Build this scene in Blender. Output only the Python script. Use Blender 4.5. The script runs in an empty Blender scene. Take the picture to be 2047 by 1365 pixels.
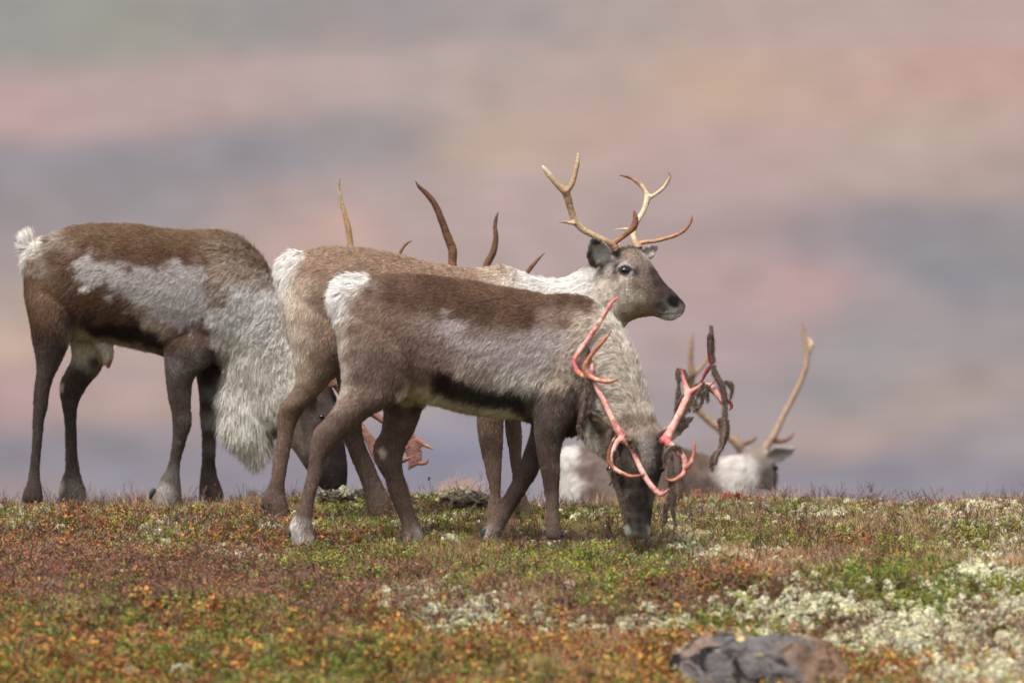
import bpy, math, random
import numpy as np
from mathutils import Vector

random.seed(7)
RNG = np.random.default_rng(11)
scene = bpy.context.scene
COL = scene.collection

# ------------------------------------------------------------------ camera, sky, sun, exposure
CAM_D = 30.0            # metres from the camera to the grazing reindeer in front
CAM_Z = 0.744
K = 535.0 * CAM_D       # photograph pixels per unit of tangent
cam_data = bpy.data.cameras.new('camera')
cam = bpy.data.objects.new('camera', cam_data)
COL.objects.link(cam)
cam.location = (0.0, -CAM_D, CAM_Z)
cam.rotation_euler = (math.radians(90), 0, 0)
cam_data.sensor_width = 36.0
cam_data.lens = 36.0 * K / 2047.0
cam_data.clip_start = 0.5
cam_data.clip_end = 6000.0
cam_data.dof.use_dof = True
cam_data.dof.focus_distance = CAM_D + 0.70
cam_data.dof.aperture_fstop = (cam_data.lens / 1000.0) / 0.130
scene.camera = cam

SUN_EL, SUN_AZ = math.radians(60), math.radians(-152)      # azimuth clockwise from +Y (away from the camera)
sun_vec = Vector((math.sin(SUN_AZ) * math.cos(SUN_EL), math.cos(SUN_AZ) * math.cos(SUN_EL), math.sin(SUN_EL)))
world = bpy.data.worlds.new('World')
scene.world = world
world.use_nodes = True
wn = world.node_tree
wn.nodes.clear()
sky = wn.nodes.new('ShaderNodeTexSky')
sky.sky_type = 'NISHITA'
sky.sun_disc = False
sky.sun_elevation = SUN_EL
sky.sun_rotation = SUN_AZ
sky.dust_density = 4.0
sky.air_density = 1.0
hs = wn.nodes.new('ShaderNodeHueSaturation')
hs.inputs['Saturation'].default_value = 0.28     # thin high cloud greys the blue
bg = wn.nodes.new('ShaderNodeBackground')
bg.inputs['Strength'].default_value = 0.115
wo = wn.nodes.new('ShaderNodeOutputWorld')
wn.links.new(sky.outputs[0], hs.inputs['Color'])
wn.links.new(hs.outputs[0], bg.inputs['Color'])
wn.links.new(bg.outputs[0], wo.inputs['Surface'])

sun_data = bpy.data.lights.new('sun', 'SUN')
sun_data.energy = 2.3
sun_data.angle = math.radians(11.0)
sun_data.color = (1.0, 0.955, 0.89)
sun = bpy.data.objects.new('sun', sun_data)
COL.objects.link(sun)
sun.rotation_euler = sun_vec.to_track_quat('Z', 'Y').to_euler()

scene.view_settings.view_transform = 'Standard'
scene.view_settings.look = 'None'
scene.view_settings.gamma = 1.0
scene.view_settings.use_curve_mapping = False
scene.view_settings.exposure = 0.82
scene.cycles_curves.shape = 'RIBBONS'
scene.cycles_curves.subdivisions = 2
scene.cycles.max_bounces = 6
scene.cycles.diffuse_bounces = 3
scene.cycles.glossy_bounces = 2
scene.cycles.transparent_max_bounces = 6

# ------------------------------------------------------------------ helpers
def sr(r, g, b):
    out = []
    for c in (r, g, b):
        c /= 255.0
        out.append(c / 12.92 if c <= 0.04045 else ((c + 0.055) / 1.055) ** 2.4)
    return out

def Z(scale, ox, oy, pts):
    """zoomed reading -> photograph pixels; any further numbers in a tuple are lengths"""
    out = []
    for p in pts:
        out.append((p[0] / scale + ox, p[1] / scale + oy) + tuple(v / scale for v in p[2:]))
    return out

def hash3(ix, iy, iz):
    h = (ix.astype(np.int64) * 374761393 + iy.astype(np.int64) * 668265263 + iz.astype(np.int64) * 2147483647 // 7) & 0xFFFFFFFF
    h = ((h ^ (h >> 13)) * 1274126177) & 0xFFFFFFFF
    h = ((h ^ (h >> 16)) * 2246822519) & 0xFFFFFFFF
    return ((h ^ (h >> 15)) & 0xFFFFFF) / float(0xFFFFFF)

def vnoise(p, freq=1.0, seed=0):
    """value noise in -1..1 at the rows of p (n,3)"""
    q = np.asarray(p, float) * freq + seed * 17.31
    i = np.floor(q).astype(np.int64)
    f = q - i
    u = f * f * (3 - 2 * f)
    r = 0
    for dx in (0, 1):
        wx = u[:, 0] if dx else 1 - u[:, 0]
        for dy in (0, 1):
            wy = u[:, 1] if dy else 1 - u[:, 1]
            for dz in (0, 1):
                wz = u[:, 2] if dz else 1 - u[:, 2]
                r = r + wx * wy * wz * hash3(i[:, 0] + dx, i[:, 1] + dy, i[:, 2] + dz)
    return r * 2 - 1

def fbm(p, freq, octaves=3, seed=0):
    r, a = 0, 1.0
    for o in range(octaves):
        r = r + a * vnoise(p, freq * 2 ** o, seed + o * 3)
        a *= 0.5
    return r / 1.75

def smooth(e0, e1, x):
    t = np.clip((x - e0) / (e1 - e0), 0, 1)
    return t * t * (3 - 2 * t)

def idw(q, pts, vals, power=2.0, eps=9.0):
    """inverse-distance blend of control values at rows of q (n,2)"""
    out = np.empty((len(q), vals.shape[1]))
    for s in range(0, len(q), 20000):
        d2 = ((q[s:s + 20000, None, :] - pts[None]) ** 2).sum(2)
        w = 1.0 / (d2 + eps) ** power
        w /= w.sum(1, keepdims=True)
        out[s:s + 20000] = w @ vals
    return out

def poly_sd(q, poly):
    """signed distance (inside negative) of rows of q to a polygon"""
    poly = np.asarray(poly, float)
    best = np.full(len(q), 1e18)
    inside = np.zeros(len(q), bool)
    n = len(poly)
    for k in range(n):
        a, b = poly[k], poly[(k + 1) % n]
        ab = b - a
        t = np.clip(((q - a) @ ab) / max(ab @ ab, 1e-9), 0, 1)
        d = ((q - a - t[:, None] * ab) ** 2).sum(1)
        best = np.minimum(best, d)
        c = (a[1] > q[:, 1]) != (b[1] > q[:, 1])
        with np.errstate(divide='ignore', invalid='ignore'):
            xi = (b[0] - a[0]) * (q[:, 1] - a[1]) / (b[1] - a[1]) + a[0]
        inside ^= c & (q[:, 0] < xi)
    d = np.sqrt(best)
    return np.where(inside, -d, d)

def catmull(P, sub):
    P = np.asarray(P, float)
    Q = np.vstack([2 * P[0] - P[1], P, 2 * P[-1] - P[-2]])
    out = []
    for i in range(1, len(Q) - 2):
        p0, p1, p2, p3 = Q[i - 1], Q[i], Q[i + 1], Q[i + 2]
        for k in range(sub):
            t = k / sub
            out.append(0.5 * (2 * p1 + (p2 - p0) * t + (2 * p0 - 5 * p1 + 4 * p2 - p3) * t * t + (3 * p1 - p0 - 3 * p2 + p3) * t ** 3))
    out.append(P[-1])
    return np.array(out)

class Geo:
    def __init__(self):
        self.v, self.f, self.c = [], [], []
        self.n = 0
    def add(self, v, f, c=None):
        v = np.asarray(v, float)
        self.v.append(v)
        self.f += [tuple(i + self.n for i in q) for q in f]
        if c is not None:
            c = np.asarray(c, float)
            if c.ndim == 1:
                c = np.tile(c, (len(v), 1))
            self.c.append(c)
        self.n += len(v)
    def mesh(self, name, to_world=None, smooth_shade=True, recalc=False):
        v = np.vstack(self.v)
        if to_world is not None:
            v = to_world(v)
        me = bpy.data.meshes.new(name)
        me.from_pydata(v.tolist(), [], self.f)
        if recalc:
            import bmesh
            bm = bmesh.new()
            bm.from_mesh(me)
            bmesh.ops.recalc_face_normals(bm, faces=bm.faces)
            bm.to_mesh(me)
            bm.free()
        me.update()
        if self.c and len(self.c) == len(self.v):
            set_col(me, np.vstack(self.c))
        if smooth_shade:
            me.polygons.foreach_set('use_smooth', np.ones(len(me.polygons), bool))
        return me

def set_col(me, c):
    a = me.attributes.get('Col') or me.attributes.new('Col', 'FLOAT_COLOR', 'POINT')
    rgba = np.ones((len(c), 4), np.float32)
    rgba[:, :3] = c
    a.data.foreach_set('color', rgba.ravel())

def link(name, data, mat=None, parent=None, loc=None, **props):
    o = bpy.data.objects.new(name, data)
    COL.objects.link(o)
    if mat is not None:
        data.materials.append(mat)
    if parent is not None:
        o.parent = parent
    if loc is not None:
        o.location = loc
    for k, v in props.items():
        o[k] = v
    return o

def verts_of(me):
    a = np.empty(len(me.vertices) * 3)
    me.vertices.foreach_get('co', a)
    return a.reshape(-1, 3)

def normals_of(me):
    a = np.empty(len(me.vertices) * 3)
    me.vertices.foreach_get('normal', a)
    return a.reshape(-1, 3)

def remeshed(me, voxel, iters, factor=0.5, max_tris=None):
    """union of the closed shells in me as one smooth skin"""
    o = bpy.data.objects.new('tmp', me)
    COL.objects.link(o)
    m = o.modifiers.new('r', 'REMESH')
    m.mode = 'VOXEL'
    m.voxel_size = voxel
    m.use_smooth_shade = True
    if iters:
        s = o.modifiers.new('s', 'SMOOTH')
        s.factor = factor
        s.iterations = iters
    dg = bpy.context.evaluated_depsgraph_get()
    out = bpy.data.meshes.new_from_object(o.evaluated_get(dg), depsgraph=dg)
    bpy.data.objects.remove(o)
    out.materials.clear()
    out.polygons.foreach_set('use_smooth', np.ones(len(out.polygons), bool))
    return out

def ring_loft(secs, n=20, sub=4, pinch=0.0):
    """secs: (ax,ay,bx,by,halfwidth,depth) ; rings spanned by a-b in the profile plane and the depth axis"""
    S = catmull(secs, sub)
    th = np.linspace(0, 2 * math.pi, n, endpoint=False)
    ct, st = np.cos(th), np.sin(th)
    V = []
    for s in S:
        a, b = s[:2], s[2:4]
        c, r = (a + b) / 2, (a - b) / 2
        w = max(s[4], 0.5) * (1 - pinch * np.clip(ct, 0, 1) ** 2)
        V.append(np.column_stack([c[0] + r[0] * ct, c[1] + r[1] * ct, s[5] + w * st]))
    m = len(S)
    V = np.vstack(V)
    F = []
    for i in range(m - 1):
        for j in range(n):
            k = (j + 1) % n
            F.append((i * n + j, i * n + k, (i + 1) * n + k, (i + 1) * n + j))
    F.append(tuple(range(n - 1, -1, -1)))
    F.append(tuple((m - 1) * n + j for j in range(n)))
    return V, F

def tube(path, n=10, sub=5, rough=0.0, seed=0, flat=1.0):
    """path: (x,y,r,d)"""
    P = np.array([(p[0], p[1], p[3] if len(p) > 3 else 0.0, p[2]) for p in path], float)
    S = catmull(P, sub)
    C, R = S[:, :3], np.clip(S[:, 3], 0.4, None)
    T = np.gradient(C, axis=0)
    T /= np.linalg.norm(T, axis=1, keepdims=True) + 1e-9
    up = np.array([0.0, 0.0, 1.0])
    V = []
    th = np.linspace(0, 2 * math.pi, n, endpoint=False)
    for i in range(len(C)):
        u = np.cross(T[i], up)
        if np.linalg.norm(u) < 1e-3:
            u = np.array([1.0, 0, 0])
        u /= np.linalg.norm(u)
        w = np.cross(u, T[i])
        V.append(C[i] + R[i] * (np.cos(th)[:, None] * u + flat * np.sin(th)[:, None] * w))
    V = np.vstack(V)
    if rough:
        V = V + rough * np.column_stack([vnoise(V, 0.35, seed + k) for k in range(3)])
    m = len(C)
    F = []
    for i in range(m - 1):
        for j in range(n):
            k = (j + 1) % n
            F.append((i * n + j, i * n + k, (i + 1) * n + k, (i + 1) * n + j))
    F.append(tuple(range(n - 1, -1, -1)))
    F.append(tuple((m - 1) * n + j for j in range(n)))
    return V, F

# ------------------------------------------------------------------ materials
def new_mat(name):
    m = bpy.data.materials.new(name)
    m.use_nodes = True
    nt = m.node_tree
    b = nt.nodes['Principled BSDF']
    return m, nt, b

def attr_node(nt, name, kind='GEOMETRY'):
    a = nt.nodes.new('ShaderNodeAttribute')
    a.attribute_name = name
    a.attribute_type = kind
    return a

def mat_col(name, rough=0.8, spec=0.2, bump=0.0, bscale=200.0, var=0.0, vscale=60.0, detail=6, tint=False, trans=0.0):
    m, nt, b = new_mat(name)
    a = attr_node(nt, 'Col')
    src = a.outputs['Color']
    tc = nt.nodes.new('ShaderNodeTexCoord')
    if var:
        n = nt.nodes.new('ShaderNodeTexNoise')
        n.inputs['Scale'].default_value = vscale
        n.inputs['Detail'].default_value = detail
        nt.links.new(tc.outputs['Object'], n.inputs['Vector'])
        r = nt.nodes.new('ShaderNodeMapRange')
        r.inputs['From Min'].default_value = 0.25
        r.inputs['From Max'].default_value = 0.75
        r.inputs['To Min'].default_value = 1 - var
        r.inputs['To Max'].default_value = 1 + var
        nt.links.new(n.outputs['Fac'], r.inputs['Value'])
        mx = nt.nodes.new('ShaderNodeMix')
        mx.data_type = 'RGBA'
        mx.blend_type = 'MULTIPLY'
        mx.inputs['Factor'].default_value = 1.0
        nt.links.new(src, mx.inputs[6])
        nt.links.new(r.outputs[0], mx.inputs[7])
        src = mx.outputs[2]
    if tint:
        t = attr_node(nt, 'tint', 'INSTANCER')
        mx = nt.nodes.new('ShaderNodeMix')
        mx.data_type = 'RGBA'
        mx.blend_type = 'MULTIPLY'
        mx.inputs['Factor'].default_value = 1.0
        nt.links.new(src, mx.inputs[6])
        nt.links.new(t.outputs['Color'], mx.inputs[7])
        src = mx.outputs[2]
    nt.links.new(src, b.inputs['Base Color'])
    b.inputs['Roughness'].default_value = rough
    b.inputs['Specular IOR Level'].default_value = spec
    if bump:
        n = nt.nodes.new('ShaderNodeTexNoise')
        n.inputs['Scale'].default_value = bscale
        n.inputs['Detail'].default_value = 5
        nt.links.new(tc.outputs['Object'], n.inputs['Vector'])
        bp = nt.nodes.new('ShaderNodeBump')
        bp.inputs['Strength'].default_value = bump
        bp.inputs['Distance'].default_value = 0.01
        nt.links.new(n.outputs['Fac'], bp.inputs['Height'])
        nt.links.new(bp.outputs[0], b.inputs['Normal'])
    if trans:
        tr = nt.nodes.new('ShaderNodeBsdfTranslucent')
        nt.links.new(src, tr.inputs['Color'])
        ms = nt.nodes.new('ShaderNodeMixShader')
        ms.inputs[0].default_value = trans
        out = nt.nodes['Material Output']
        nt.links.new(b.outputs[0], ms.inputs[1])
        nt.links.new(tr.outputs[0], ms.inputs[2])
        nt.links.new(ms.outputs[0], out.inputs['Surface'])
    return m

def mat_fur():
    m, nt, b = new_mat('fur')
    a = attr_node(nt, 'Col')
    nrm = attr_node(nt, 'nrm')
    geo = nt.nodes.new('ShaderNodeNewGeometry')
    mx = nt.nodes.new('ShaderNodeMix')
    mx.data_type = 'VECTOR'
    mx.inputs['Factor'].default_value = 0.45
    nt.links.new(nrm.outputs['Vector'], mx.inputs[4])
    nt.links.new(geo.outputs['Normal'], mx.inputs[5])
    nz = nt.nodes.new('ShaderNodeVectorMath')
    nz.operation = 'NORMALIZE'
    nt.links.new(mx.outputs[1], nz.inputs[0])
    nt.links.new(a.outputs['Color'], b.inputs['Base Color'])
    nt.links.new(nz.outputs[0], b.inputs['Normal'])
    b.inputs['Roughness'].default_value = 0.65
    b.inputs['Specular IOR Level'].default_value = 0.18
    return m

M_FUR = mat_fur()
M_SKIN = mat_col('hide', 0.9, 0.1, bump=0.3, bscale=120)
M_ANTLER = mat_col('antler_bone', 0.62, 0.28, bump=0.5, bscale=120, var=0.34, vscale=55)
M_RAW = mat_col('raw_antler', 0.58, 0.35, bump=0.45, bscale=130, var=0.36, vscale=60)
M_VELVET = mat_col('velvet_skin', 0.95, 0.1, bump=0.6, bscale=180, var=0.35, vscale=60)
M_HOOF = mat_col('hoof_horn', 0.45, 0.4, bump=0.1, bscale=150, var=0.2)
M_EYE, _nt, _b = new_mat('eye_gloss')
_b.inputs['Base Color'].default_value = (0.006, 0.006, 0.010, 1)
_b.inputs['Roughness'].default_value = 0.06
_b.inputs['Specular IOR Level'].default_value = 0.7

# ------------------------------------------------------------------ the lie of the land
PROF = np.array([(-60, -1.35), (-30, -1.0), (-10, -0.99), (-6, -0.86), (-2.7, -0.445), (-1.5, -0.222), (0, -0.02), (1, .050), (2, .070), (2.5, .066), (3.2, -.01),
                 (5, -.30), (7, -.72), (10, -1.35), (20, -4.0), (60, -9.5), (150, -21), (260, -27), (330, -20)], float)
_t = np.linspace(0, 1, 13)

def profile(y):
    y = np.asarray(y, float)
    lin = np.interp(y, PROF[:, 0], PROF[:, 1])
    s = 0.45
    a = np.interp(y - s, PROF[:, 0], PROF[:, 1])
    b = np.interp(y + s, PROF[:, 0], PROF[:, 1])
    return np.where(y < 8, (a + b + 2 * lin) / 4, lin)

def px_of(x, y, z):
    d = CAM_D + y
    return 1023.5 + x * K / d, 682.5 - (z - CAM_Z) * K / d

HUMPS = [(-0.68, 1.75, .26, .16, .055), (-0.20, 1.85, .24, .20, .075), (0.30, 1.9, .5, .3, .022), (1.0, 1.9, .55, .35, .035), (1.95, 1.55, .28, .25, .05), (-1.75, 1.9, .5, .3, .0),
         (0.9, -1.2, .5, .3, .05), (-1.3, -1.6, .5, .25, .06), (-0.4, -2.3, .4, .2, .05), (1.6, -0.9, .4, .3, .045)]

def ground_z(x, y):
    x = np.asarray(x, float)
    y = np.asarray(y, float)
    z = profile(y)
    p = np.column_stack([x.ravel(), y.ravel(), np.zeros(x.size)])
    near = smooth(30, 8, np.abs(y))
    z = z + near * (0.026 * vnoise(p, 1.3, 5).reshape(x.shape) + 0.020 * vnoise(p, 4.0, 6).reshape(x.shape) + 0.010 * vnoise(p, 11.0, 7).reshape(x.shape))
    for hx, hy, sx, sy, h in HUMPS:
        z = z + h * np.exp(-((x - hx) / sx) ** 2 - ((y - hy) / sy) ** 2)
    return z

def grid_mesh(name, xs, ys, zf):
    X, Y = np.meshgrid(xs, ys)
    Zg = zf(X, Y)
    V = np.column_stack([X.ravel(), Y.ravel(), Zg.ravel()])
    nx, ny = len(xs), len(ys)
    idx = np.arange(nx * ny).reshape(ny, nx)
    F = np.stack([idx[:-1, :-1], idx[:-1, 1:], idx[1:, 1:], idx[1:, :-1]], -1).reshape(-1, 4)
    me = bpy.data.meshes.new(name)
    me.from_pydata(V.tolist(), [], F.tolist())
    me.update()
    me.polygons.foreach_set('use_smooth', np.ones(len(me.polygons), bool))
    return me, V

# near ground: fine in the middle, running out to the valley
gx = np.concatenate([np.linspace(-400, -12, 25)[:-1], np.linspace(-12, -3.5, 22)[:-1], np.linspace(-3.5, 3.5, 200), np.linspace(3.5, 12, 22)[1:], np.linspace(12, 400, 25)[1:]])
gy = np.concatenate([np.linspace(-60, -6, 24)[:-1], np.linspace(-6, 6, 300), np.linspace(6, 20, 24)[1:], np.linspace(20, 330, 40)[1:]])
gme, gV = grid_mesh('ground', gx, gy, ground_z)
M_GROUND, nt, b = new_mat('heath_soil')
tc = nt.nodes.new('ShaderNodeTexCoord')
n1 = nt.nodes.new('ShaderNodeTexNoise'); n1.inputs['Scale'].default_value = 14; n1.inputs['Detail'].default_value = 8
n2 = nt.nodes.new('ShaderNodeTexNoise'); n2.inputs['Scale'].default_value = 90; n2.inputs['Detail'].default_value = 6
nt.links.new(tc.outputs['Object'], n1.inputs['Vector']); nt.links.new(tc.outputs['Object'], n2.inputs['Vector'])
cr = nt.nodes.new('ShaderNodeValToRGB')
for e in list(cr.color_ramp.elements)[1:]:
    cr.color_ramp.elements.remove(e)
for p, c in ((0.0, sr(30, 23, 19)), (0.42, sr(58, 43, 34)), (0.55, sr(80, 60, 44)), (0.68, sr(66, 66, 40)), (0.85, sr(128, 118, 92))):
    e = cr.color_ramp.elements[0] if p == 0 else cr.color_ramp.elements.new(p)
    e.position = p
    e.color = (*c, 1)
nt.links.new(n1.outputs['Fac'], cr.inputs[0])
nt.links.new(cr.outputs[0], b.inputs['Base Color'])
b.inputs['Roughness'].default_value = 0.95
b.inputs['Specular IOR Level'].default_value = 0.1
bp = nt.nodes.new('ShaderNodeBump'); bp.inputs['Strength'].default_value = 0.8; bp.inputs['Distance'].default_value = 0.02
nt.links.new(n2.outputs['Fac'], bp.inputs['Height']); nt.links.new(bp.outputs[0], b.inputs['Normal'])
link('ground', gme, M_GROUND, kind='structure', label='heath covered crest of a low hill where the reindeer graze')

# the far side of the valley: an autumn hillside of heath, willow and birch scrub in broad drifts, with distance haze painted into its colours
HILL_Y0, HILL_Z0, HILL_S = 255.0, -27.0, 0.152
def hill_z(x, y):
    p = np.column_stack([np.ravel(x), np.ravel(y), np.zeros(np.size(x))])
    return HILL_Z0 + HILL_S * (y - HILL_Y0) - 1.0 + (0.6 * vnoise(p, 1 / 60.0, 3) + 1.5 * vnoise(p, 1 / 160.0, 4)).reshape(np.shape(x))
HILLC = [(50,50,140,142,138),(250,60,142,143,135),(500,30,140,138,138),(800,40,143,137,140),(1000,40,150,143,145),(1250,30,165,150,145),(1500,30,175,152,145),(1800,30,178,155,148),(2000,60,180,152,148),
 (50,230,182,150,150),(250,210,178,152,150),(450,170,175,150,148),(700,150,178,155,152),(900,130,175,155,150),(1200,180,178,155,145),(1450,170,192,160,138),(1700,200,187,152,140),(1950,130,192,150,142),
 (50,330,133,130,142),(250,320,128,126,138),(500,300,130,128,140),(750,280,145,138,142),(1000,300,184,160,143),(1250,240,187,155,145),(1500,270,185,155,148),(1800,280,180,158,145),
 (50,430,140,132,138),(300,420,140,135,142),(560,420,165,145,145),(650,450,192,155,145),(800,420,170,150,150),(1000,400,175,150,150),(1450,350,178,150,150),(1700,330,178,155,148),(1950,380,170,148,142),
 (1500,480,160,140,142),(1650,500,140,130,138),(1850,470,128,126,138),(1980,440,133,130,138),(1900,550,123,126,138),(1600,580,180,145,145),(1400,560,175,148,148),(1800,600,150,140,145),
 (1500,680,172,145,150),(1750,680,145,142,145),(2000,650,150,142,148),(1700,780,143,140,143),(1500,800,155,142,148),(1900,800,162,145,140),(1700,880,167,145,140),(2000,880,150,142,150),
 (1800,950,122,120,140),(1980,960,128,124,140),(1650,960,128,124,140),(20,520,150,138,140),(20,600,167,150,140),(25,680,188,160,143),(20,780,177,143,145),(250,800,178,150,138),(250,750,172,148,145),
 (230,880,127,123,138),(250,960,126,125,146),(50,900,127,123,140),(280,985,150,138,145),(900,900,122,123,150),(800,780,172,155,155),(900,850,138,134,152),(50,980,150,135,140),(1300,900,150,138,145),(500,950,128,124,142),(1100,600,172,150,150),(600,650,172,150,145)]
hx = np.concatenate([np.linspace(-700, -60, 60)[:-1], np.linspace(-60, 60, 150), np.linspace(60, 700, 60)[1:]])
hy = np.concatenate([np.linspace(255, 350, 40)[:-1], np.linspace(350, 700, 240), np.linspace(700, 1900, 80)[1:]])
hme, hV = grid_mesh('hillside', hx, hy, hill_z)
hpx, hpy = px_of(hV[:, 0], hV[:, 1], hV[:, 2])
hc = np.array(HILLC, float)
hcol = np.array([sr(*c) for c in hc[:, 2:]])  # heath tones that already carry the muting of the haze
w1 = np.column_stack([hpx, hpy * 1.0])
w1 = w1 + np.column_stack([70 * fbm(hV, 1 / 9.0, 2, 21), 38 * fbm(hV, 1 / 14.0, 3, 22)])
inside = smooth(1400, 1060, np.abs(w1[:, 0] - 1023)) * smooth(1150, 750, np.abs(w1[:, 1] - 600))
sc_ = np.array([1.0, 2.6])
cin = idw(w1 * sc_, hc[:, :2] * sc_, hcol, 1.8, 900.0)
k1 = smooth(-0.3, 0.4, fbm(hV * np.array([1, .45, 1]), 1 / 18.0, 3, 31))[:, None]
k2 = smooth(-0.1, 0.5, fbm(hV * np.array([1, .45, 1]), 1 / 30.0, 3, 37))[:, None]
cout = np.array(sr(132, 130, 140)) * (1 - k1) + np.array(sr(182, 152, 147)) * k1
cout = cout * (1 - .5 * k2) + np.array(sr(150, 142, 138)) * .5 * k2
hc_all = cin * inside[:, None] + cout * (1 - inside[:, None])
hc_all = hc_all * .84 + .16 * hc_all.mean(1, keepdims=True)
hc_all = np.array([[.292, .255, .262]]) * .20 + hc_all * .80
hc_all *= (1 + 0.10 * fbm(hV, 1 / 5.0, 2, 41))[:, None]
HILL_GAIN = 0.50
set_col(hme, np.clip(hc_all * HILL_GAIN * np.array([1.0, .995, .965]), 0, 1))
M_HILL = mat_col('hill_heath_haze', 0.95, 0.05, var=0.25, vscale=0.35, detail=4)
link('hillside', hme, M_HILL, kind='structure', label='far autumn hillside of rust and grey green heath across the valley, haze painted into its colours')
# ------------------------------------------------------------------ reindeer builder
class Frame:
    """a reindeer's own profile plane: photograph pixels <-> metres about the empty at its base"""
    def __init__(self, y0, bx, by):
        self.s = K / (CAM_D + y0)
        self.y0 = y0
        self.o = np.array([(bx - 1023.5) / self.s, 0.0, CAM_Z - (by - 682.5) / self.s])
    def local(self, P):
        P = np.asarray(P, float)
        return np.column_stack([(P[:, 0] - 1023.5) / self.s, P[:, 2] / self.s, CAM_Z - (P[:, 1] - 682.5) / self.s]) - self.o
    def px(self, L):
        W = np.asarray(L) + self.o
        return np.column_stack([1023.5 + W[:, 0] * self.s, 682.5 - (W[:, 2] - CAM_Z) * self.s])
    def loc(self):
        return (self.o[0], self.y0, self.o[2])

def limb(pairs, dc, f=.44, dcs=None, hmax=1e9):
    out = []
    for i, p in enumerate(pairs):
        lx, ly, rx, ry = p[:4]
        w = math.hypot(rx - lx, ry - ly)
        h = p[4] if len(p) > 4 else min(f * w, hmax)
        d = p[5] if len(p) > 5 else dc
        out.append((lx, ly, rx, ry, h, d))
    for k, (fh, fd) in enumerate(((.5, .6), (.85, .92))):
        a = out[k]
        out[k] = a[:4] + (a[4] * fh, a[5] * fd)
    return out

def ZS(scale, ox, oy, secs):
    return [(a / scale + ox, b / scale + oy, c / scale + ox, d / scale + oy) + tuple(v / scale for v in r) for a, b, c, d, *r in secs]

def inset(secs, k):
    out = []
    for ax, ay, bx, by, h, d in secs:
        L = math.hypot(bx - ax, by - ay) + 1e-6
        q = min(k, .3 * L) / L
        out.append((ax + (bx - ax) * q, ay + (by - ay) * q, bx + (ax - bx) * q, by + (ay - by) * q, max(h - k, .55 * h), d))
    return out

def ear_shell(base, tip, width, cup, facing, thick, n=12, m=9, bulge=.45):
    """a leaf shaped scoop from base to tip (px, px, depth); facing = the way the hollow looks"""
    base, tip = np.array(base, float), np.array(tip, float)
    ax = tip - base
    L = np.linalg.norm(ax)
    ax /= L
    fc = np.array(facing, float)
    fc -= ax * (fc @ ax)
    fc /= np.linalg.norm(fc)
    sd = np.cross(ax, fc)
    outer, inner = [], []
    for i in range(n):
        t = i / (n - 1)
        w = width * (math.sin(math.pi * min(1, (0.18 + .82 * t)) ** .85) ** .75 if t < 1 else 0.0)
        w = max(w, .06 * width)
        for j in range(m):
            v = -1 + 2 * j / (m - 1)
            c = base + ax * (t * L) + sd * (v * w) - fc * cup * (1 - v * v) * math.sin(math.pi * min(1, t * .9 + .1)) 
            outer.append(c - fc * thick * (.6 + .4 * (1 - v * v)))
            inner.append(c + fc * thick * .4)
    V = np.array(outer + inner)
    F = []
    o = n * m
    for i in range(n - 1):
        for j in range(m - 1):
            a = i * m + j
            F.append((a, a + 1, a + m + 1, a + m))
            F.append((o + a, o + a + m, o + a + m + 1, o + a + 1))
    rim = [i * m for i in range(n)] + [(n - 1) * m + j for j in range(1, m)] + [i * m + m - 1 for i in range(n - 2, -1, -1)] + [j for j in range(m - 2, 0, -1)]
    for a, b in zip(rim, rim[1:] + rim[:1]):
        F.append((b, a, o + a, o + b))
    return V, F

class Coat:
    """coat colours, lie and length of the hair as read over the animal's profile"""
    def __init__(self, table, pal, polys, warp=7.0, seed=0):
        self.p = np.array([(t[0], t[1]) for t in table], float)
        rows = []
        for t in table:
            c, dx, dy, ln = pal[t[2]]
            if len(t) > 3:
                dx, dy = t[3], t[4]
            if len(t) > 5:
                ln = t[5]
            h = math.hypot(dx, dy)
            rows.append(tuple(c) + (dx / h, dy / h, ln))
        self.v = np.array(rows, float)
        self.polys = polys
        self.warp = warp
        self.seed = seed
    def __call__(self, q, L):
        w = self.warp
        wq = q + np.column_stack([w * fbm(L, 18, 3, self.seed + 1), w * fbm(L, 18, 3, self.seed + 2)])
        r = idw(wq, self.p, self.v, 1.8, 40.0)
        mot = fbm(L, 42, 2, self.seed + 5)
        for poly, colr, feather, opac, mottle, cond in self.polys:
            d = poly_sd(wq, poly)
            a = smooth(feather, -feather, d + mottle * feather * mot) * opac
            if cond is not None:
                a = a * cond(L)
            r[:, :3] = r[:, :3] * (1 - a[:, None]) + np.array(colr) * a[:, None]
        return np.clip(r[:, :3], 0.003, 0.95), r[:, 3:5], r[:, 5]

def sample_surface(me, n, wfun=None):
    me.calc_loop_triangles()
    nt_ = len(me.loop_triangles)
    tri = np.empty(nt_ * 3, np.int32)
    me.loop_triangles.foreach_get('vertices', tri)
    tri = tri.reshape(-1, 3)
    V, N = verts_of(me), normals_of(me)
    a, b, c = V[tri[:, 0]], V[tri[:, 1]], V[tri[:, 2]]
    ar = np.linalg.norm(np.cross(b - a, c - a), axis=1)
    if wfun is not None:
        ar = ar * wfun((a + b + c) / 3, N[tri[:, 0]])
    cs = np.cumsum(ar)
    k = np.searchsorted(cs, RNG.random(n) * cs[-1])
    k = np.clip(k, 0, nt_ - 1)
    u, v = RNG.random(n), RNG.random(n)
    sw = u + v > 1
    u[sw], v[sw] = 1 - u[sw], 1 - v[sw]
    t = tri[k]
    P = V[t[:, 0]] * (1 - u - v)[:, None] + V[t[:, 1]] * u[:, None] + V[t[:, 2]] * v[:, None]
    Nn = N[t[:, 0]] * (1 - u - v)[:, None] + N[t[:, 1]] * u[:, None] + N[t[:, 2]] * v[:, None]
    Nn /= np.linalg.norm(Nn, axis=1, keepdims=True) + 1e-9
    return P, Nn

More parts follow.
